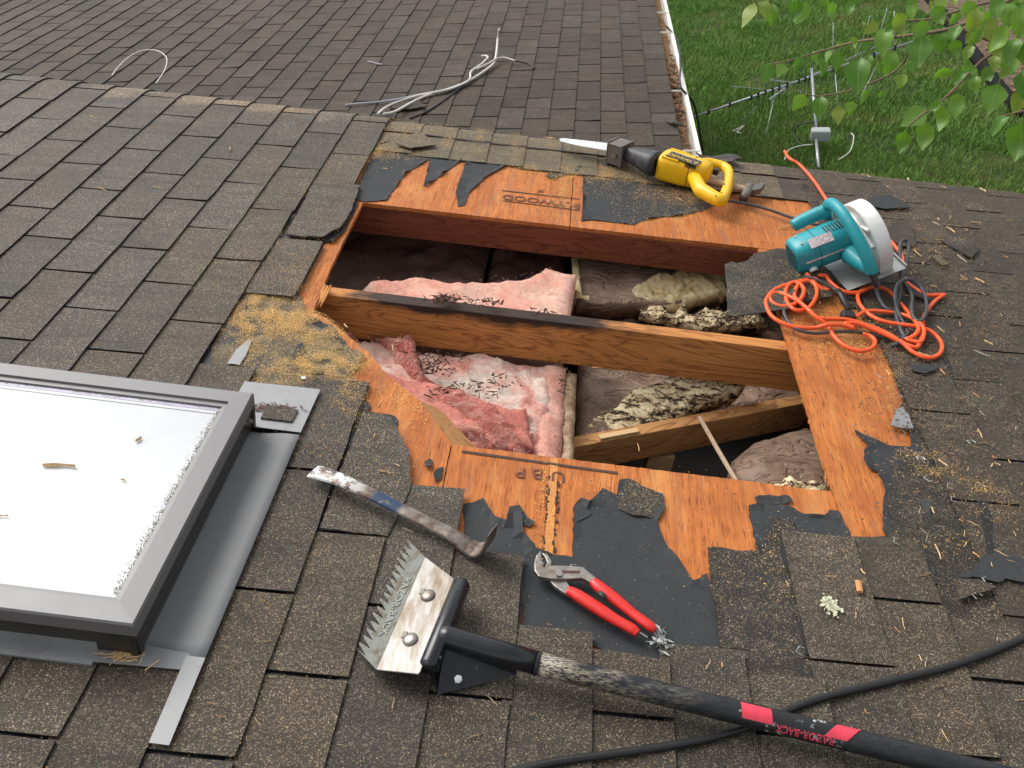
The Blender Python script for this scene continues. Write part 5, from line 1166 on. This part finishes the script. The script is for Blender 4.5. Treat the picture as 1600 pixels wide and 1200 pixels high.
scrap([(1421, 573), (1440, 570), (1466, 572), (1462, 578), (1445, 584), (1430, 581)], .004, 'felt', 'lens shaped black felt scrap below the orange cord coils', 205, None, .002, 'felt scrap', .001)
scrap([(1470, 375), (1490, 366), (1520, 375), (1530, 390), (1518, 402), (1490, 388)], .006, 'shingle_old', 'dark granule scrap among splinters at the right of the roof', 206)
scrap([(1392, 664), (1400, 640), (1410, 636), (1420, 648), (1428, 668), (1410, 668)], .002, 'flash_dull', 'grey triangular shingle scrap at the right edge of the plywood', 207, None, .003)
scrap([(1455, 400), (1468, 396), (1482, 412), (1474, 414)], .006, 'shingle_moss', 'small grey pointed shingle chip right of the cord loop', 208)
scrap([(1495, 664+240), (1530, 905), (1560, 918), (1528, 928), (1500, 936)], .006, 'shingle_worn', 'torn worn shingle flap with bent staples at the right', 209)
lc = MB(); rl = random.Random(5)
for i in range(120):
    x, y = rl.gauss(1298, 7), 0; y = 946+(x-1298)*.6+rl.gauss(0, 6); c = P(x, y, .0045); s = rl.uniform(.001, .004)
    lc.prism([c+Vector((math.cos(a)*s*rl.uniform(.6, 1.3), math.sin(a)*s*rl.uniform(.6, 1.3), 0)) for a in [k*1.047 for k in range(6)]], -.001, .0014)
tag(lc.build('lichen', 'lichen', None), 'pale green lichen spot on a shingle right of the felt', 'lichen')
ck = MB(); ck.tube([P(1341, 908, .008), P(1344, 925, .008)], .006, 8, .6)
tag(ck.build('wood_chip', 'chip_red', None), 'stubby orange wood chip on the shingle above the lichen', 'wood chip')

# staples
ms = MB(); ms.tube([(-.008, 0, .002), (-.0075, .011, .003), (.008, .010, .002), (.009, .001, .002)], .0007, 5); ms_me = None
stp = [(1440, 720, .3), (1452, 748, 2.2), (1488, 762, 1.2), (1494, 782, 1.4), (1545, 908, 1.9), (1530, 935, .6), (1255, 1020, 1.1), (1520, 694, .5), (1405, 848, 1.3), (900, 890, 1.5)]
for i, (x, y, a) in enumerate(stp):
    mw = W @ Matrix.Translation(P(x, y, .003)) @ Matrix.Rotation(a, 4, 'Z')
    if ms_me is None:
        o = ms.build('staple', 'staple', None, mw); ms_me = o.data
    else: o = inst('staple', ms_me, None, mw)
    tag(o, 'small bent silver staple lying on the stripped roof', 'staple', 'staples on the roof')
nm = MB(); nm.tube([(0, 0, 0), (0, 0, .0025)], .0055, 10)
tag(nm.build('nail', 'bright_steel', None, W @ Matrix.Translation(P(474, 591, -.004))), 'round nail head beside the skylight flashing pan', 'nail')

# ================================================================== SPLINTERS AND SAWDUST
def chipmesh(mat, L, wd, r):
    mb2 = MB(); vs = []
    n = 3
    for i in range(n+1):
        t = i/n; s = wd*(1-.7*abs(t-.4))*r.uniform(.6, 1.1); y = r.uniform(-.06, .06)*L
        vs += [(lerp(-L/2, L/2, t), y-s, .0005), (lerp(-L/2, L/2, t), y+s, .0005), (lerp(-L/2, L/2, t), y, .0005+wd*r.uniform(.5, 1.2)+r.uniform(0, .002))]
    fs = []
    for i in range(n):
        a, b = i*3, i*3+3; fs += [(a, b, b+2, a+2), (a+2, b+2, b+1, a+1), (a+1, b+1, b, a)]
    fs += [(0, 2, 1), (n*3, n*3+1, n*3+2)]
    me = bpy.data.meshes.new('splinter'); me.from_pydata(vs, [], fs); me.materials.append(M[mat]); return me
rc = random.Random(33)
CH_ = [chipmesh(m, L, w_, rc) for m, L, w_ in (('chip', .022, .0016), ('chip', .034, .0014), ('chip', .016, .0024), ('chip_red', .026, .0018), ('chip_red', .018, .0026), ('chip', .045, .0016), ('chip_grey', .04, .0012), ('chip', .03, .0026))]
spots = [(108, 182), (147, 185), (240, 196), (160, 297), (484, 328), (245, 295), (358, 235), (350, 190), (555, 200), (470, 115+80), (600, 262), (150, 540), (97, 498), (420, 950), (413, 1001), (335, 1096), (372, 1040), (405, 1130), (400, 990), (345, 1120), (560, 900), (590, 737), (600, 740), (645, 775), (640, 830), (510, 700), (598, 680), (575, 675), (612, 1098), (538, 1162), (740, 1150), (830, 1115), (768, 1097), (985, 1072), (1105, 1040), (1130, 1040), (1230, 915), (1345, 895), (1300, 900), (1340, 960), (1400, 985), (1410, 975), (1440, 1025), (1450, 1035), (1465, 1070), (1400, 1050), (1465, 1120), (1500, 1115), (1510, 1130), (1590, 1095), (1600, 990), (1585, 1000), (1560, 1000), (1350, 1115), (1350, 1150), (1420, 1170), (1480, 1150), (850, 905), (870, 1000), (860, 975), (1000, 700), (935, 260), (1100, 285), (1060, 305), (905, 235), (1040, 340), (1130, 345), (1150, 352)]
for i in range(95):      # denser litter on the worn right side
    spots.append((rc.triangular(1300, 1600, 1450), rc.triangular(300, 640, 380)))
for i in range(40): spots.append((rc.uniform(1400, 1600), rc.uniform(620, 900)))
for i in range(22): spots.append((rc.uniform(380, 640), rc.uniform(480, 760)))
for i in range(10): spots.append((rc.uniform(1330, 1590), rc.uniform(258, 300)))
for i, (x, y) in enumerate(spots[:290]):
    me = rc.choice(CH_); q = P(x+rc.uniform(-3, 3), y+rc.uniform(-3, 3), .0045); q.z += bend(q.y)+(-.008 if 480 < x < 1420 and 250 < y < 350 else 0)
    sc = rc.uniform(.5, 1.2)*(.55 if y > 900 else .75 if y > 600 else .95)
    mw = W @ Matrix.Translation(q) @ Matrix.Rotation(rc.uniform(0, 6.28), 4, 'Z') @ Matrix.Rotation(rc.uniform(-.15, .15), 4, 'X') @ Matrix.Diagonal((sc, sc, sc, 1))
    if x > 1290 and y < 640: lab_, gp_ = 'thin wood splinter strewn on the dirty shingles right of the opening', 'splinters on the dirty right side'
    elif x > 1100: lab_, gp_ = 'small wood splinter on the shingles at the lower right', 'splinters on the lower right shingles'
    elif y < 480: lab_, gp_ = 'small wood splinter on the shingles above or left of the opening', 'splinters on the upper shingles'
    else: lab_, gp_ = 'small wood splinter on the shingles below the opening', 'splinters on the lower left shingles'
    tag(inst('splinter', me, None, mw), lab_, 'splinter', gp_)
def bigchip(x, y, L, wd, ang, label, w=.0055, mat='chip'):
    me = chipmesh(mat, L, wd, rc); tag(inst('splinter', me, None, W @ Matrix.Translation(P(x, y, w)) @ Matrix.Rotation(ang, 4, 'Z')), label, 'splinter')
bigchip(93, 728, .055, .004, .15, 'long pale wood chip lying on the skylight pane', .0825)
bigchip(217, 687, .014, .003, 1.2, 'short upright pale chip on the right of the skylight pane', .0825)
bigchip(193, 750, .010, .002, -.2, 'tiny pale chip near the middle of the skylight pane', .0825)
bigchip(3, 806, .02, .002, .1, 'pale chip at the left edge of the skylight pane', .0825)
bigchip(1230, 355, .06, .002, .5, 'long pale splinter on the plywood in front of the red rafter', -.01)
# straw tuft at the skylight's lower corner
tf = MB(); rq = random.Random(6)
for i in range(46):
    c = P(rq.gauss(196, 14), rq.gauss(1024, 5), .009); a = rq.gauss(.1, .7); d = Vector((math.cos(a), math.sin(a), rq.uniform(-.2, .4)))*rq.uniform(.006, .02); e_ = Vector((-d.y, d.x, 0)).normalized()*.0009
    tf.add([c-d-e_, c+d-e_, c+d+e_, c-d+e_], [(0, 1, 2, 3)])
tag(tf.build('straw_tuft', 'chip', None), 'tuft of dry straw caught under the skylight corner', 'debris', kind='stuff')
tf = MB()
for i in range(60):
    c = P(rq.gauss(425, 22), rq.gauss(637, 3), .011); a = rq.gauss(0, .8); d = Vector((math.cos(a), math.sin(a), rq.uniform(-.2, .4)))*rq.uniform(.003, .012); e_ = Vector((-d.y, d.x, 0)).normalized()*.0012
    tf.add([c-d-e_, c+d-e_, c+d+e_, c-d+e_], [(0, 1, 2, 3)])
tag(tf.build('bark_crumbs', 'pine', None), 'dark crumbs gathered on the flashing pan beside the skylight', 'debris', kind='stuff')

# sawdust: real flecks, thick where it drifted
hole_uv = [(p.x, p.y) for p in hl]+[(HU1, botv), (HU1, topv)]
dv, df = [], []; rd = random.Random(44)
def fleck(q, s):
    k = len(dv); a = rd.uniform(0, 6.28); e1 = Vector((math.cos(a), math.sin(a), rd.uniform(-.3, .3)))*s*rd.uniform(.8, 1.8); e2 = Vector((-math.sin(a), math.cos(a), rd.uniform(-.3, .3)))*s*.55
    dv.extend([tuple(q-e1), tuple(q-e2), tuple(q+e1), tuple(q+e2)]); df.append((k, k+1, k+2, k+3))
blobs = [ # x, y, sx, sy, count, w
 (440, 500, 42, 16, 5200, -.005), (400, 480, 16, 20, 1900, -.005), (500, 515, 20, 14, 1500, -.006), (395, 525, 20, 24, 1000, -.006), (505, 566, 36, 12, 3600, -.0015), (420, 590, 40, 14, 900, -.006), (545, 615, 14, 22, 450, .004),
 (620, 240, 30, 7, 900, -.005), (640, 205, 16, 10, 700, -.002), (700, 215, 8, 14, 500, -.002), (750, 215, 6, 16, 450, -.002), (805, 230, 5, 22, 500, -.002), (860, 215, 5, 16, 300, -.002), (600, 205, 10, 16, 700, -.002), (588, 232, 8, 8, 500, -.005),
 (880, 290, 14, 30, 2600, -.0105), (860, 262, 30, 6, 1600, -.0100), (930, 272, 28, 10, 1500, -.009), (970, 268, 30, 8, 1300, -.008), (1030, 290, 40, 14, 2200, -.008), (1090, 305, 26, 10, 1500, -.009), (1000, 310, 50, 20, 900, -.009), (1150, 330, 40, 14, 1100, -.0115), (1060, 340, 40, 6, 900, -.012), (1225, 345, 26, 12, 700, -.0115), (960, 250, 60, 14, 700, -.003),
 (1320, 450, 26, 14, 1800, -.011), (1270, 500, 30, 16, 1600, -.0115), (1310, 530, 34, 14, 2000, -.0115), (1365, 500, 20, 12, 900, -.006), (1420, 540, 26, 12, 1500, -.006), (1345, 520, 20, 20, 900, -.0115), (1275, 440, 20, 14, 500, .014), (1230, 430, 20, 20, 350, .012),
 (1400, 590, 14, 26, 900, -.006), (1470, 620, 40, 40, 900, -.005), (1440, 712, 26, 8, 300, -.005), (1470, 735, 22, 6, 420, -.005), (1520, 762, 26, 7, 300, -.001), (1560, 790, 30, 20, 260, -.001), (1480, 850, 40, 20, 160, -.005),
 (1180, 900, 50, 30, 160, -.005), (1210, 840, 16, 20, 120, -.007), (1310, 850, 40, 20, 90, .003), (455, 420, 40, 40, 900, .002), (400, 390, 60, 50, 500, .002), (320, 450, 80, 60, 250, .002), (490, 300, 40, 40, 500, .002), (540, 230, 30, 26, 350, .003), (440, 190, 60, 22, 150, .003),
 (620, 610, 20, 16, 300, -.012), (640, 640, 16, 14, 220, -.012), (850, 770, 8, 50, 300, -.011), (1000, 760, 60, 12, 160, -.010), (560, 690, 50, 40, 250, .004), (480, 760, 60, 80, 160, .004), (400, 900, 60, 120, 90, .004), (1400, 350, 60, 40, 1200, .001), (1450, 330, 60, 30, 700, .001), (1500, 450, 60, 60, 800, .001), (1350, 300, 30, 30, 500, .000)]
for (x, y, sx, sy, n_, w_) in blobs:
    fine_ = x < 600
    for i in range(int(n_*(3.6 if fine_ else 2.2))):
        X_, Y_ = rd.gauss(x, sx), rd.gauss(y, sy)
        cl = mnoise.noise(Vector((X_*.045, Y_*.07, 2.2)))
        if rd.random() > .62+cl*1.1: continue
        q = P(X_, Y_, w_+rd.uniform(.0008, .003)); q.z += bend(q.y)
        if in_poly(q.x, q.y, hole_uv) and not (x > 1200 and w_ > 0): continue
        if su0 < q.x < su1 and sv0 < q.y < sv1: continue
        fleck(q, rd.uniform(.0004, .0013) if fine_ else rd.choice((rd.uniform(.0005, .0010), rd.uniform(.0007, .0014), rd.uniform(.0010, .0020))) if rd.random() < .5 else rd.uniform(.0005, .0010))
for i in range(3600):
    X_, Y_ = rd.uniform(-20, 1620), rd.uniform(200, 1210); q = P(X_, Y_, .0048)
    if in_poly(q.x, q.y, hole_uv) or q.y > 3.1: continue
    if su0 < q.x < -.43 and .7 < q.y < 1.52: continue
    fleck(q, rd.uniform(.0004, .0010))
sm = bpy.data.meshes.new('sawdust'); sm.from_pydata(dv, [], df); sm.materials.append(M['dust'])
tag(inst('sawdust', sm, None, W), 'yellow sawdust scattered and drifted around the opening', 'sawdust', kind='stuff')

cr = MB(); rk = random.Random(77)
for i in range(5200):
    x, y = rk.triangular(1280, 1620, 1470), rk.triangular(262, 900, 420); c = P(x, y, .0035); 
    if c.x < .74: continue
    if mnoise.noise(Vector((x*.02, y*.03, 5))) < rk.uniform(-.5, .35): continue
    a = rk.uniform(0, 6.28); l = rk.uniform(.001, .007); d = Vector((math.cos(a), math.sin(a), rk.uniform(-.1, .4)))*l; e_ = Vector((-math.sin(a), math.cos(a), rk.uniform(-.3, .3)))*min(l, rk.uniform(.0008, .003))
    cr.add([c-d, c-e_, c+d, c+e_], [(0, 1, 2, 3)])
tag(cr.build('bark_crumbs', 'crumbs', None), 'brown bark crumbs and litter covering the right side shingles', 'debris', kind='stuff')
# ================================================================== CABLES ON THE LOWER ROOF
def fcord(pts, r, mat, label, n=7):
    o = MB(); o.tube(smoothpts([PF(x, y, w) for x, y, w in pts], n), r, 8); return tag(o.build('loose_cable', mat, None, WF, smooth=True), label, 'cable')
fcord([(600, 178, .05), (618, 174, .03), (660, 152, .012), (710, 136, .012), (735, 125, .014), (765, 105, .02), (774, 92, .03), (778, 60, .10), (780, 46, .16)], .0070, 'white_wire', 'thick white cable bent upright at its end on the lower roof')
fcord([(590, 178, .05), (608, 165, .02), (650, 150, .015), (700, 140, .018), (732, 126, .02), (736, 112, .03), (752, 100, .035), (762, 90, .04), (758, 87, .04), (752, 88, .035)], .0056, 'white_wire', 'white cable with a curled tip on the lower roof')
fcord([(744, 108, .03), (765, 98, .03), (775, 92, .035), (788, 90, .035), (805, 95, .03)], .0045, 'white_wire', 'short cream cable arching right on the lower roof')
fcord([(804, 95, .03), (825, 100, .012), (836, 106, .008)], .004, 'black_cord', 'thin dark wire tail at the right end of the cable bundle')
fcord([(540, 164, .01), (560, 162, .01), (610, 157, .012), (660, 147, .014), (705, 138, .016), (722, 131, .016)], .0052, 'grey_wire', 'bluish grey cable lying lowest in the bundle on the lower roof')
fcord([(640, 185, .005), (665, 175, .005), (700, 152, .006), (733, 125, .012), (745, 105, .02), (752, 95, .02)], .005, 'black_cord', 'thin black wire crossing the white cables on the lower roof')
fcord([(575, 96, .006), (597, 101, .006)], .004, 'grey_wire', 'tiny straight wire offcut alone on the lower roof')
wl = MB(); wl.tube(smoothpts([PV(175, 118, 3.19), PV(182, 108, 3.3), PV(200, 90, 3.4), PV(222, 79, 3.45), PV(245, 79, 3.45), PV(260, 90, 3.4), PV(258, 108, 3.3), PV(248, 124, 3.2), PV(244, 130, 3.17)], 8), .0021, 7)
tag(wl.build('wire_loop', 'white_wire', None, smooth=True), 'thin pale wire arching in a loop over the rake edge', 'wire')
scf = MB(); q = [PF(x, y, .012) for x, y in ((605, 160), (612, 170), (640, 171), (665, 167), (655, 158))]; scf.prism(q, -.003, .003)
tag(scf.build('shingle_scrap', 'shingle_far', None, WF), 'grey shingle scrap lying under the cable bundle on the lower roof', 'shingle scrap')

# ================================================================== ANTENNA ON THE LAWN
ant = thing('tv_antenna', PG(1276, 250), 'grey rooftop antenna lying on the lawn beyond the roof edge', 'antenna', frame=Matrix.Identity(4))
I4 = Matrix.Identity(4)
A0, A1 = PG(1083, 183, .35), PG(1440, 60, .55)
def atube(p, q, r, name, mat='zinc'):
    m_ = MB(); m_.tube([p, q], r, 8); return m_.build(name, mat, ant, I4, smooth=True)
def onb(x): t = (x-1083)/(1440-1083); return lerp(A0, A1, t)
boom = atube(A0, A1, .011, 'boom'); atube(onb(1205)+Vector((0, 0, -.03)), onb(1400)+Vector((0, 0, .12)), .006, 'boom_brace')
atube(PG(1268, 108, .5), PG(1275, 200, .22), .017, 'mast'); atube(PG(1275, 215, .18), PG(1279, 262, .1), .017, 'mast')
ra = random.Random(14); bd = (A1-A0).normalized(); sd_ = Vector((-bd.y, bd.x, 0)).normalized()
for i, x in enumerate([1105, 1136, 1168, 1178, 1189, 1200, 1210, 1222, 1240, 1250, 1258, 1294, 1330, 1360, 1395]):
    c = onb(x); L = .16+.018*i; dirn = (Vector((0, 0, 1))*.8+sd_*ra.uniform(-.25, .25)).normalized()
    if x in (1294, 1330, 1360): L = .55
    e_ = atube(c-dirn*min(L, c.z*.9), c+dirn*L, .0032, 'element', 'grey_cord' if i < 11 else 'zinc'); m_ = MB(); m_.box((c.x-.013, c.y-.013, c.z-.028), (c.x+.013, c.y+.013, c.z+.028)); m_.build('clamp', 'black_rubber', ant, I4)
for (p, q) in (((1212, 145), (1196, 212)), ((1205, 150), (1206, 190)), ((1250, 142), (1262, 180)), ((1305, 115), (1310, 172)), ((1369, 105), (1340, 160)), ((1335, 128), (1334, 165)), ((1180, 167), (1155, 198)), ((1145, 135), (1220, 142))):
    atube(PG(*p, .36), PG(*q, .05), .0045, 'element')
vv = MB(); a, b, c = onb(1232), onb(1196)+Vector((0, 0, .12)), onb(1196)-Vector((0, 0, .10)); vv.tube([b, a, c], .008, 8); vv.build('reflector_arm', 'zinc', ant, I4)
bxx = MB(); bx_m = frame3(PG(1282, 210, .20), PG(1293, 208, .2)-PG(1270, 208, .2), (0, 0, 1)); bxx.box((-.10, -.07, -.06), (.10, .07, .06), bx_m); bxx.build('junction_box', 'box_grey', ant, I4, bevel=.02)
def gcord(pts, r, mat, label):
    o = MB(); o.tube(smoothpts([PG(x, y, z) for x, y, z in pts], 7), r, 6); return tag(o.build('loose_wire', mat, None, I4, smooth=True), label, 'wire')
gcord([(1275, 190, .25), (1248, 195, .2), (1242, 210, .1), (1250, 225, .06), (1268, 225, .08)], .007, 'black_cord', 'black wire loop beside the antenna box on the lawn')
gcord([(1226, 250, .06), (1232, 235, .08), (1250, 228, .08), (1270, 226, .1)], .006, 'white_wire', 'pale wire trailing left of the antenna box on grass')
gcord([(1310, 250, .05), (1328, 236, .06), (1334, 215, .06), (1330, 208, .06)], .006, 'white_wire', 'pale curved wire right of the antenna box on grass')
gcord([(1145, 205, .04), (1163, 196, .05), (1152, 206, .05), (1158, 208, .05)], .006, 'white_wire', 'bent pale wire left of the antenna on the grass')

# ================================================================== OVERHANGING TREE
tree = thing('overhanging_tree', PG(1750, 60), 'leafy green tree branches hanging into the upper right corner', 'tree', frame=I4)
def leaf_mesh(seed):
    r = random.Random(seed); n = 7; vs = []; fs = []
    bow = r.uniform(-.22, .22); fold = r.uniform(.05, .55)
    for i in range(n+1):
        t = i/n; hw = (.33+.10*((seed*37) % 5)/4)*math.sin(math.pi*min(1, t**.72))**.85*(1-.25*t) if 0 < i < n else 0
        y = -t; z = bow*math.sin(t*3)+.05*math.sin(t*7+seed)
        wv = 1+.12*r.uniform(-1, 1)
        vs += [(-hw*wv, y, z+fold*hw), (-hw*.5, y, z+fold*hw*.35), (0, y, z), (hw*.5, y, z+fold*hw*.35), (hw*wv, y, z+fold*hw+r.uniform(-.02, .02))]
    for i in range(n):
        for k in range(4): fs.append((i*5+k, i*5+k+1, i*5+k+6, i*5+k+5))
    m_ = bpy.data.meshes.new('leaf'); m_.from_pydata(vs, [], fs); m_.materials.append(M['leaf']); m_.shade_smooth(); return m_
LM = [leaf_mesh(i) for i in range(8)]
rt2 = random.Random(17)
cam_fwd = (W.to_3x3() @ fwd).normalized()
def twig(pts, d, r0, r1=.0015):
    o = MB(); P3 = smoothpts([W @ PD(x, y, d+dd) for x, y, dd in pts], 6); o.tube(P3, lambda t: lerp(r0, r1, t), 6); o.build('branch', 'twig', tree, I4, smooth=True); return P3
def leaf_at(x, y, d, size_px, ang, turn=None, stem=True):
    p = W @ PD(x, y, d); s = size_px/FPX*d
    back = -((W.to_3x3() @ ray(x, y)).normalized())
    downv = Vector((0, 0, -1))-back*back.dot(Vector((0, 0, -1))); downv.normalize(); rightv = downv.cross(back).normalized()
    dirn = (downv*math.cos(ang)+rightv*math.sin(ang)).normalized()      # blade hangs this way
    zax = (back*math.cos(turn or 0)+dirn.cross(back)*math.sin(turn or 0)).normalized()
    zax = (zax+dirn*rt2.uniform(-.35, .2)).normalized()
    yax = -(dirn-zax*dirn.dot(zax)).normalized(); xax = yax.cross(zax)
    m_ = Matrix((xax, yax, zax)).transposed().to_4x4() @ Matrix.Diagonal((s, s, s, 1)); m_.translation = p
    o = inst('leaf', rt2.choice(LM), tree, m_)
    if stem:
        st2 = MB(); q = p-dirn*s*.45+back*s*.05; st2.tube([q, lerp(q, p, .5)-dirn.cross(back)*s*.03, p], .0007, 5); st2.build('leaf_stalk', 'leaf', o, I4)
leaves = [(1178, 3, 40, -.25), (1190, 0, 30, .3), (1208, 5, 34, 0), (1245, 0, 32, 0), (1262, 4, 34, -.45), (1282, -6, 20, .8), (1300, 2, 30, -.1), (1330, 0, 22, 0),
 (1202, 98, 32, -.25), (1226, 98, 24, -.4), (1252, 88, 24, -.5), (1270, 80, 20, .4), (1278, 90, 30, -.1), (1296, 76, 20, 0), (1310, 82, 28, -.05), (1308, 66, 14, 1.2), (1334, 56, 18, .3), (1352, 62, 22, .3),
 (1345, 90, 55, .1), (1358, 85, 22, 0), (1385, 42, 44, .1), (1392, 78, 42, .0), (1402, 20, 36, .3), (1372, 36, 24, -.9), (1440, 55, 46, .1), (1425, -8, 36, .1), (1450, 34, 30, -.7), (1468, 48, 34, .2), (1400, 35, 20, -.8),
 (1258, 148, 30, -.5), (1283, 150, 38, .05), (1310, 165, 28, .1), (1332, 158, 22, 0), (1355, 140, 22, -.4), (1375, 142, 16, .5), (1410, 115, 22, 0), (1373, 98, 16, .3),
 (1526, 12, 34, -.1), (1558, -10, 34, .2), (1510, 2, 30, .5), (1480, -6, 26, -.8), (1500, 40, 26, 0), (1540, 25, 36, .4), (1575, 40, 40, -.3), (1590, 60, 40, 0), (1550, 60, 30, .6), (1520, 70, 26, -.2),
 (1510, 92, 18, .3), (1488, 108, 28, -1.0), (1508, 112, 22, -.6), (1526, 118, 26, .2), (1540, 104, 24, .5), (1496, 146, 36, .1), (1475, 165, 38, .1), (1448, 170, 42, -.9), (1448, 192, 40, .05), (1416, 205, 34, -.15), (1515, 104, 16, .8), (1470, 160, 20, -.9), (1545, 15, 26, 0), (1425, 95, 18, .3),
 (1560, 130, 44, -.1), (1598, 110, 44, .3), (1578, 182, 34, -.5), (1596, 192, 54, .1), (1590, 90, 34, -.5), (1605, 140, 36, -.3), (1570, 5, 36, .3), (1605, 10, 44, 0), (1588, 30, 30, .8), (1490, 62, 26, .4), (1460, 10, 30, .6), (1610, 60, 44, .2), (1555, 85, 26, .2), (1535, 45, 28, -.5)]
for i, (x, y, s, a) in enumerate(leaves):
    dd = 2.55 + (.5 if 1255 < x < 1425 and y > 60 else 0)*.6 + rt2.uniform(-.12, .25)
    leaf_at(x, y, dd, s*.93, -a, rt2.choice((rt2.uniform(-.35, .35), rt2.uniform(-1.0, 1.0))))
for i in range(24):     # the denser, shaded crown behind, at the corner
    x = rt2.triangular(1430, 1680, 1600); y = rt2.triangular(-60, 130, -10)
    leaf_at(x, y, rt2.uniform(3.0, 4.0), rt2.uniform(18, 32), rt2.uniform(-.9, .9), rt2.uniform(-1.1, 1.1))
twig([(1700, -40, .3), (1600, -10, .2), (1500, 40, .1), (1420, 55, .1), (1340, 65, .2), (1290, 78, .25), (1230, 96, .2), (1200, 100, .2)], 2.6, .006)
twig([(1640, 60, .2), (1560, 80, .1), (1520, 108, .1), (1480, 150, .0), (1430, 188, 0), (1418, 200, 0)], 2.6, .005)
twig([(1600, -10, .2), (1520, 10, .1), (1450, 30, .1), (1390, 38, .1), (1350, 88, .2)], 2.65, .004)
twig([(1450, -60, .2), (1380, -30, .2), (1280, -12, .1), (1200, -4, .1), (1178, 2, .1)], 2.6, .004)
twig([(1660, 130, .2), (1620, 165, .1), (1580, 178, 0), (1560, 182, 0)], 2.6, .004)
twig([(1430, 60, .15), (1400, 110, .2), (1330, 140, .2), (1280, 150, .2), (1258, 146, .2)], 2.75, .003)
twig([(1700, 20, .6), (1610, 80, .5), (1540, 60, .5), (1480, 30, .5), (1440, -30, .5)], 3.0, .009, .004)
# trunk and a main limb, mostly outside the frame
tb = PG(1750, 60); tk = MB(); tk.tube(smoothpts([tb+Vector((0, 0, -.05)), tb+Vector((-.05, -.1, 1.2)), tb+Vector((-.2, -.5, 2.6)), tb+Vector((-.5, -1.4, 3.9)), tb+Vector((-.9, -2.4, 5.0))], 6), lambda t: .15*(1-t*.7), 14); tk.build('trunk', 'bark', tree, I4, smooth=True)
lm2 = MB(); st3 = tb+Vector((-.5, -1.4, 3.9)); en = W @ PD(1700, -40, 2.9); lm2.tube(smoothpts([st3, lerp(st3, en, .5)+Vector((0, 0, .3)), en], 8), lambda t: .05*(1-t)+.006, 10); lm2.build('limb', 'bark', tree, I4, smooth=True)
lm3 = MB(); en = W @ PD(1450, -60, 2.8); lm3.tube(smoothpts([st3, lerp(st3, en, .5)+Vector((0, 0, .5)), en], 8), lambda t: .045*(1-t)+.005, 10); lm3.build('limb', 'bark', tree, I4, smooth=True)
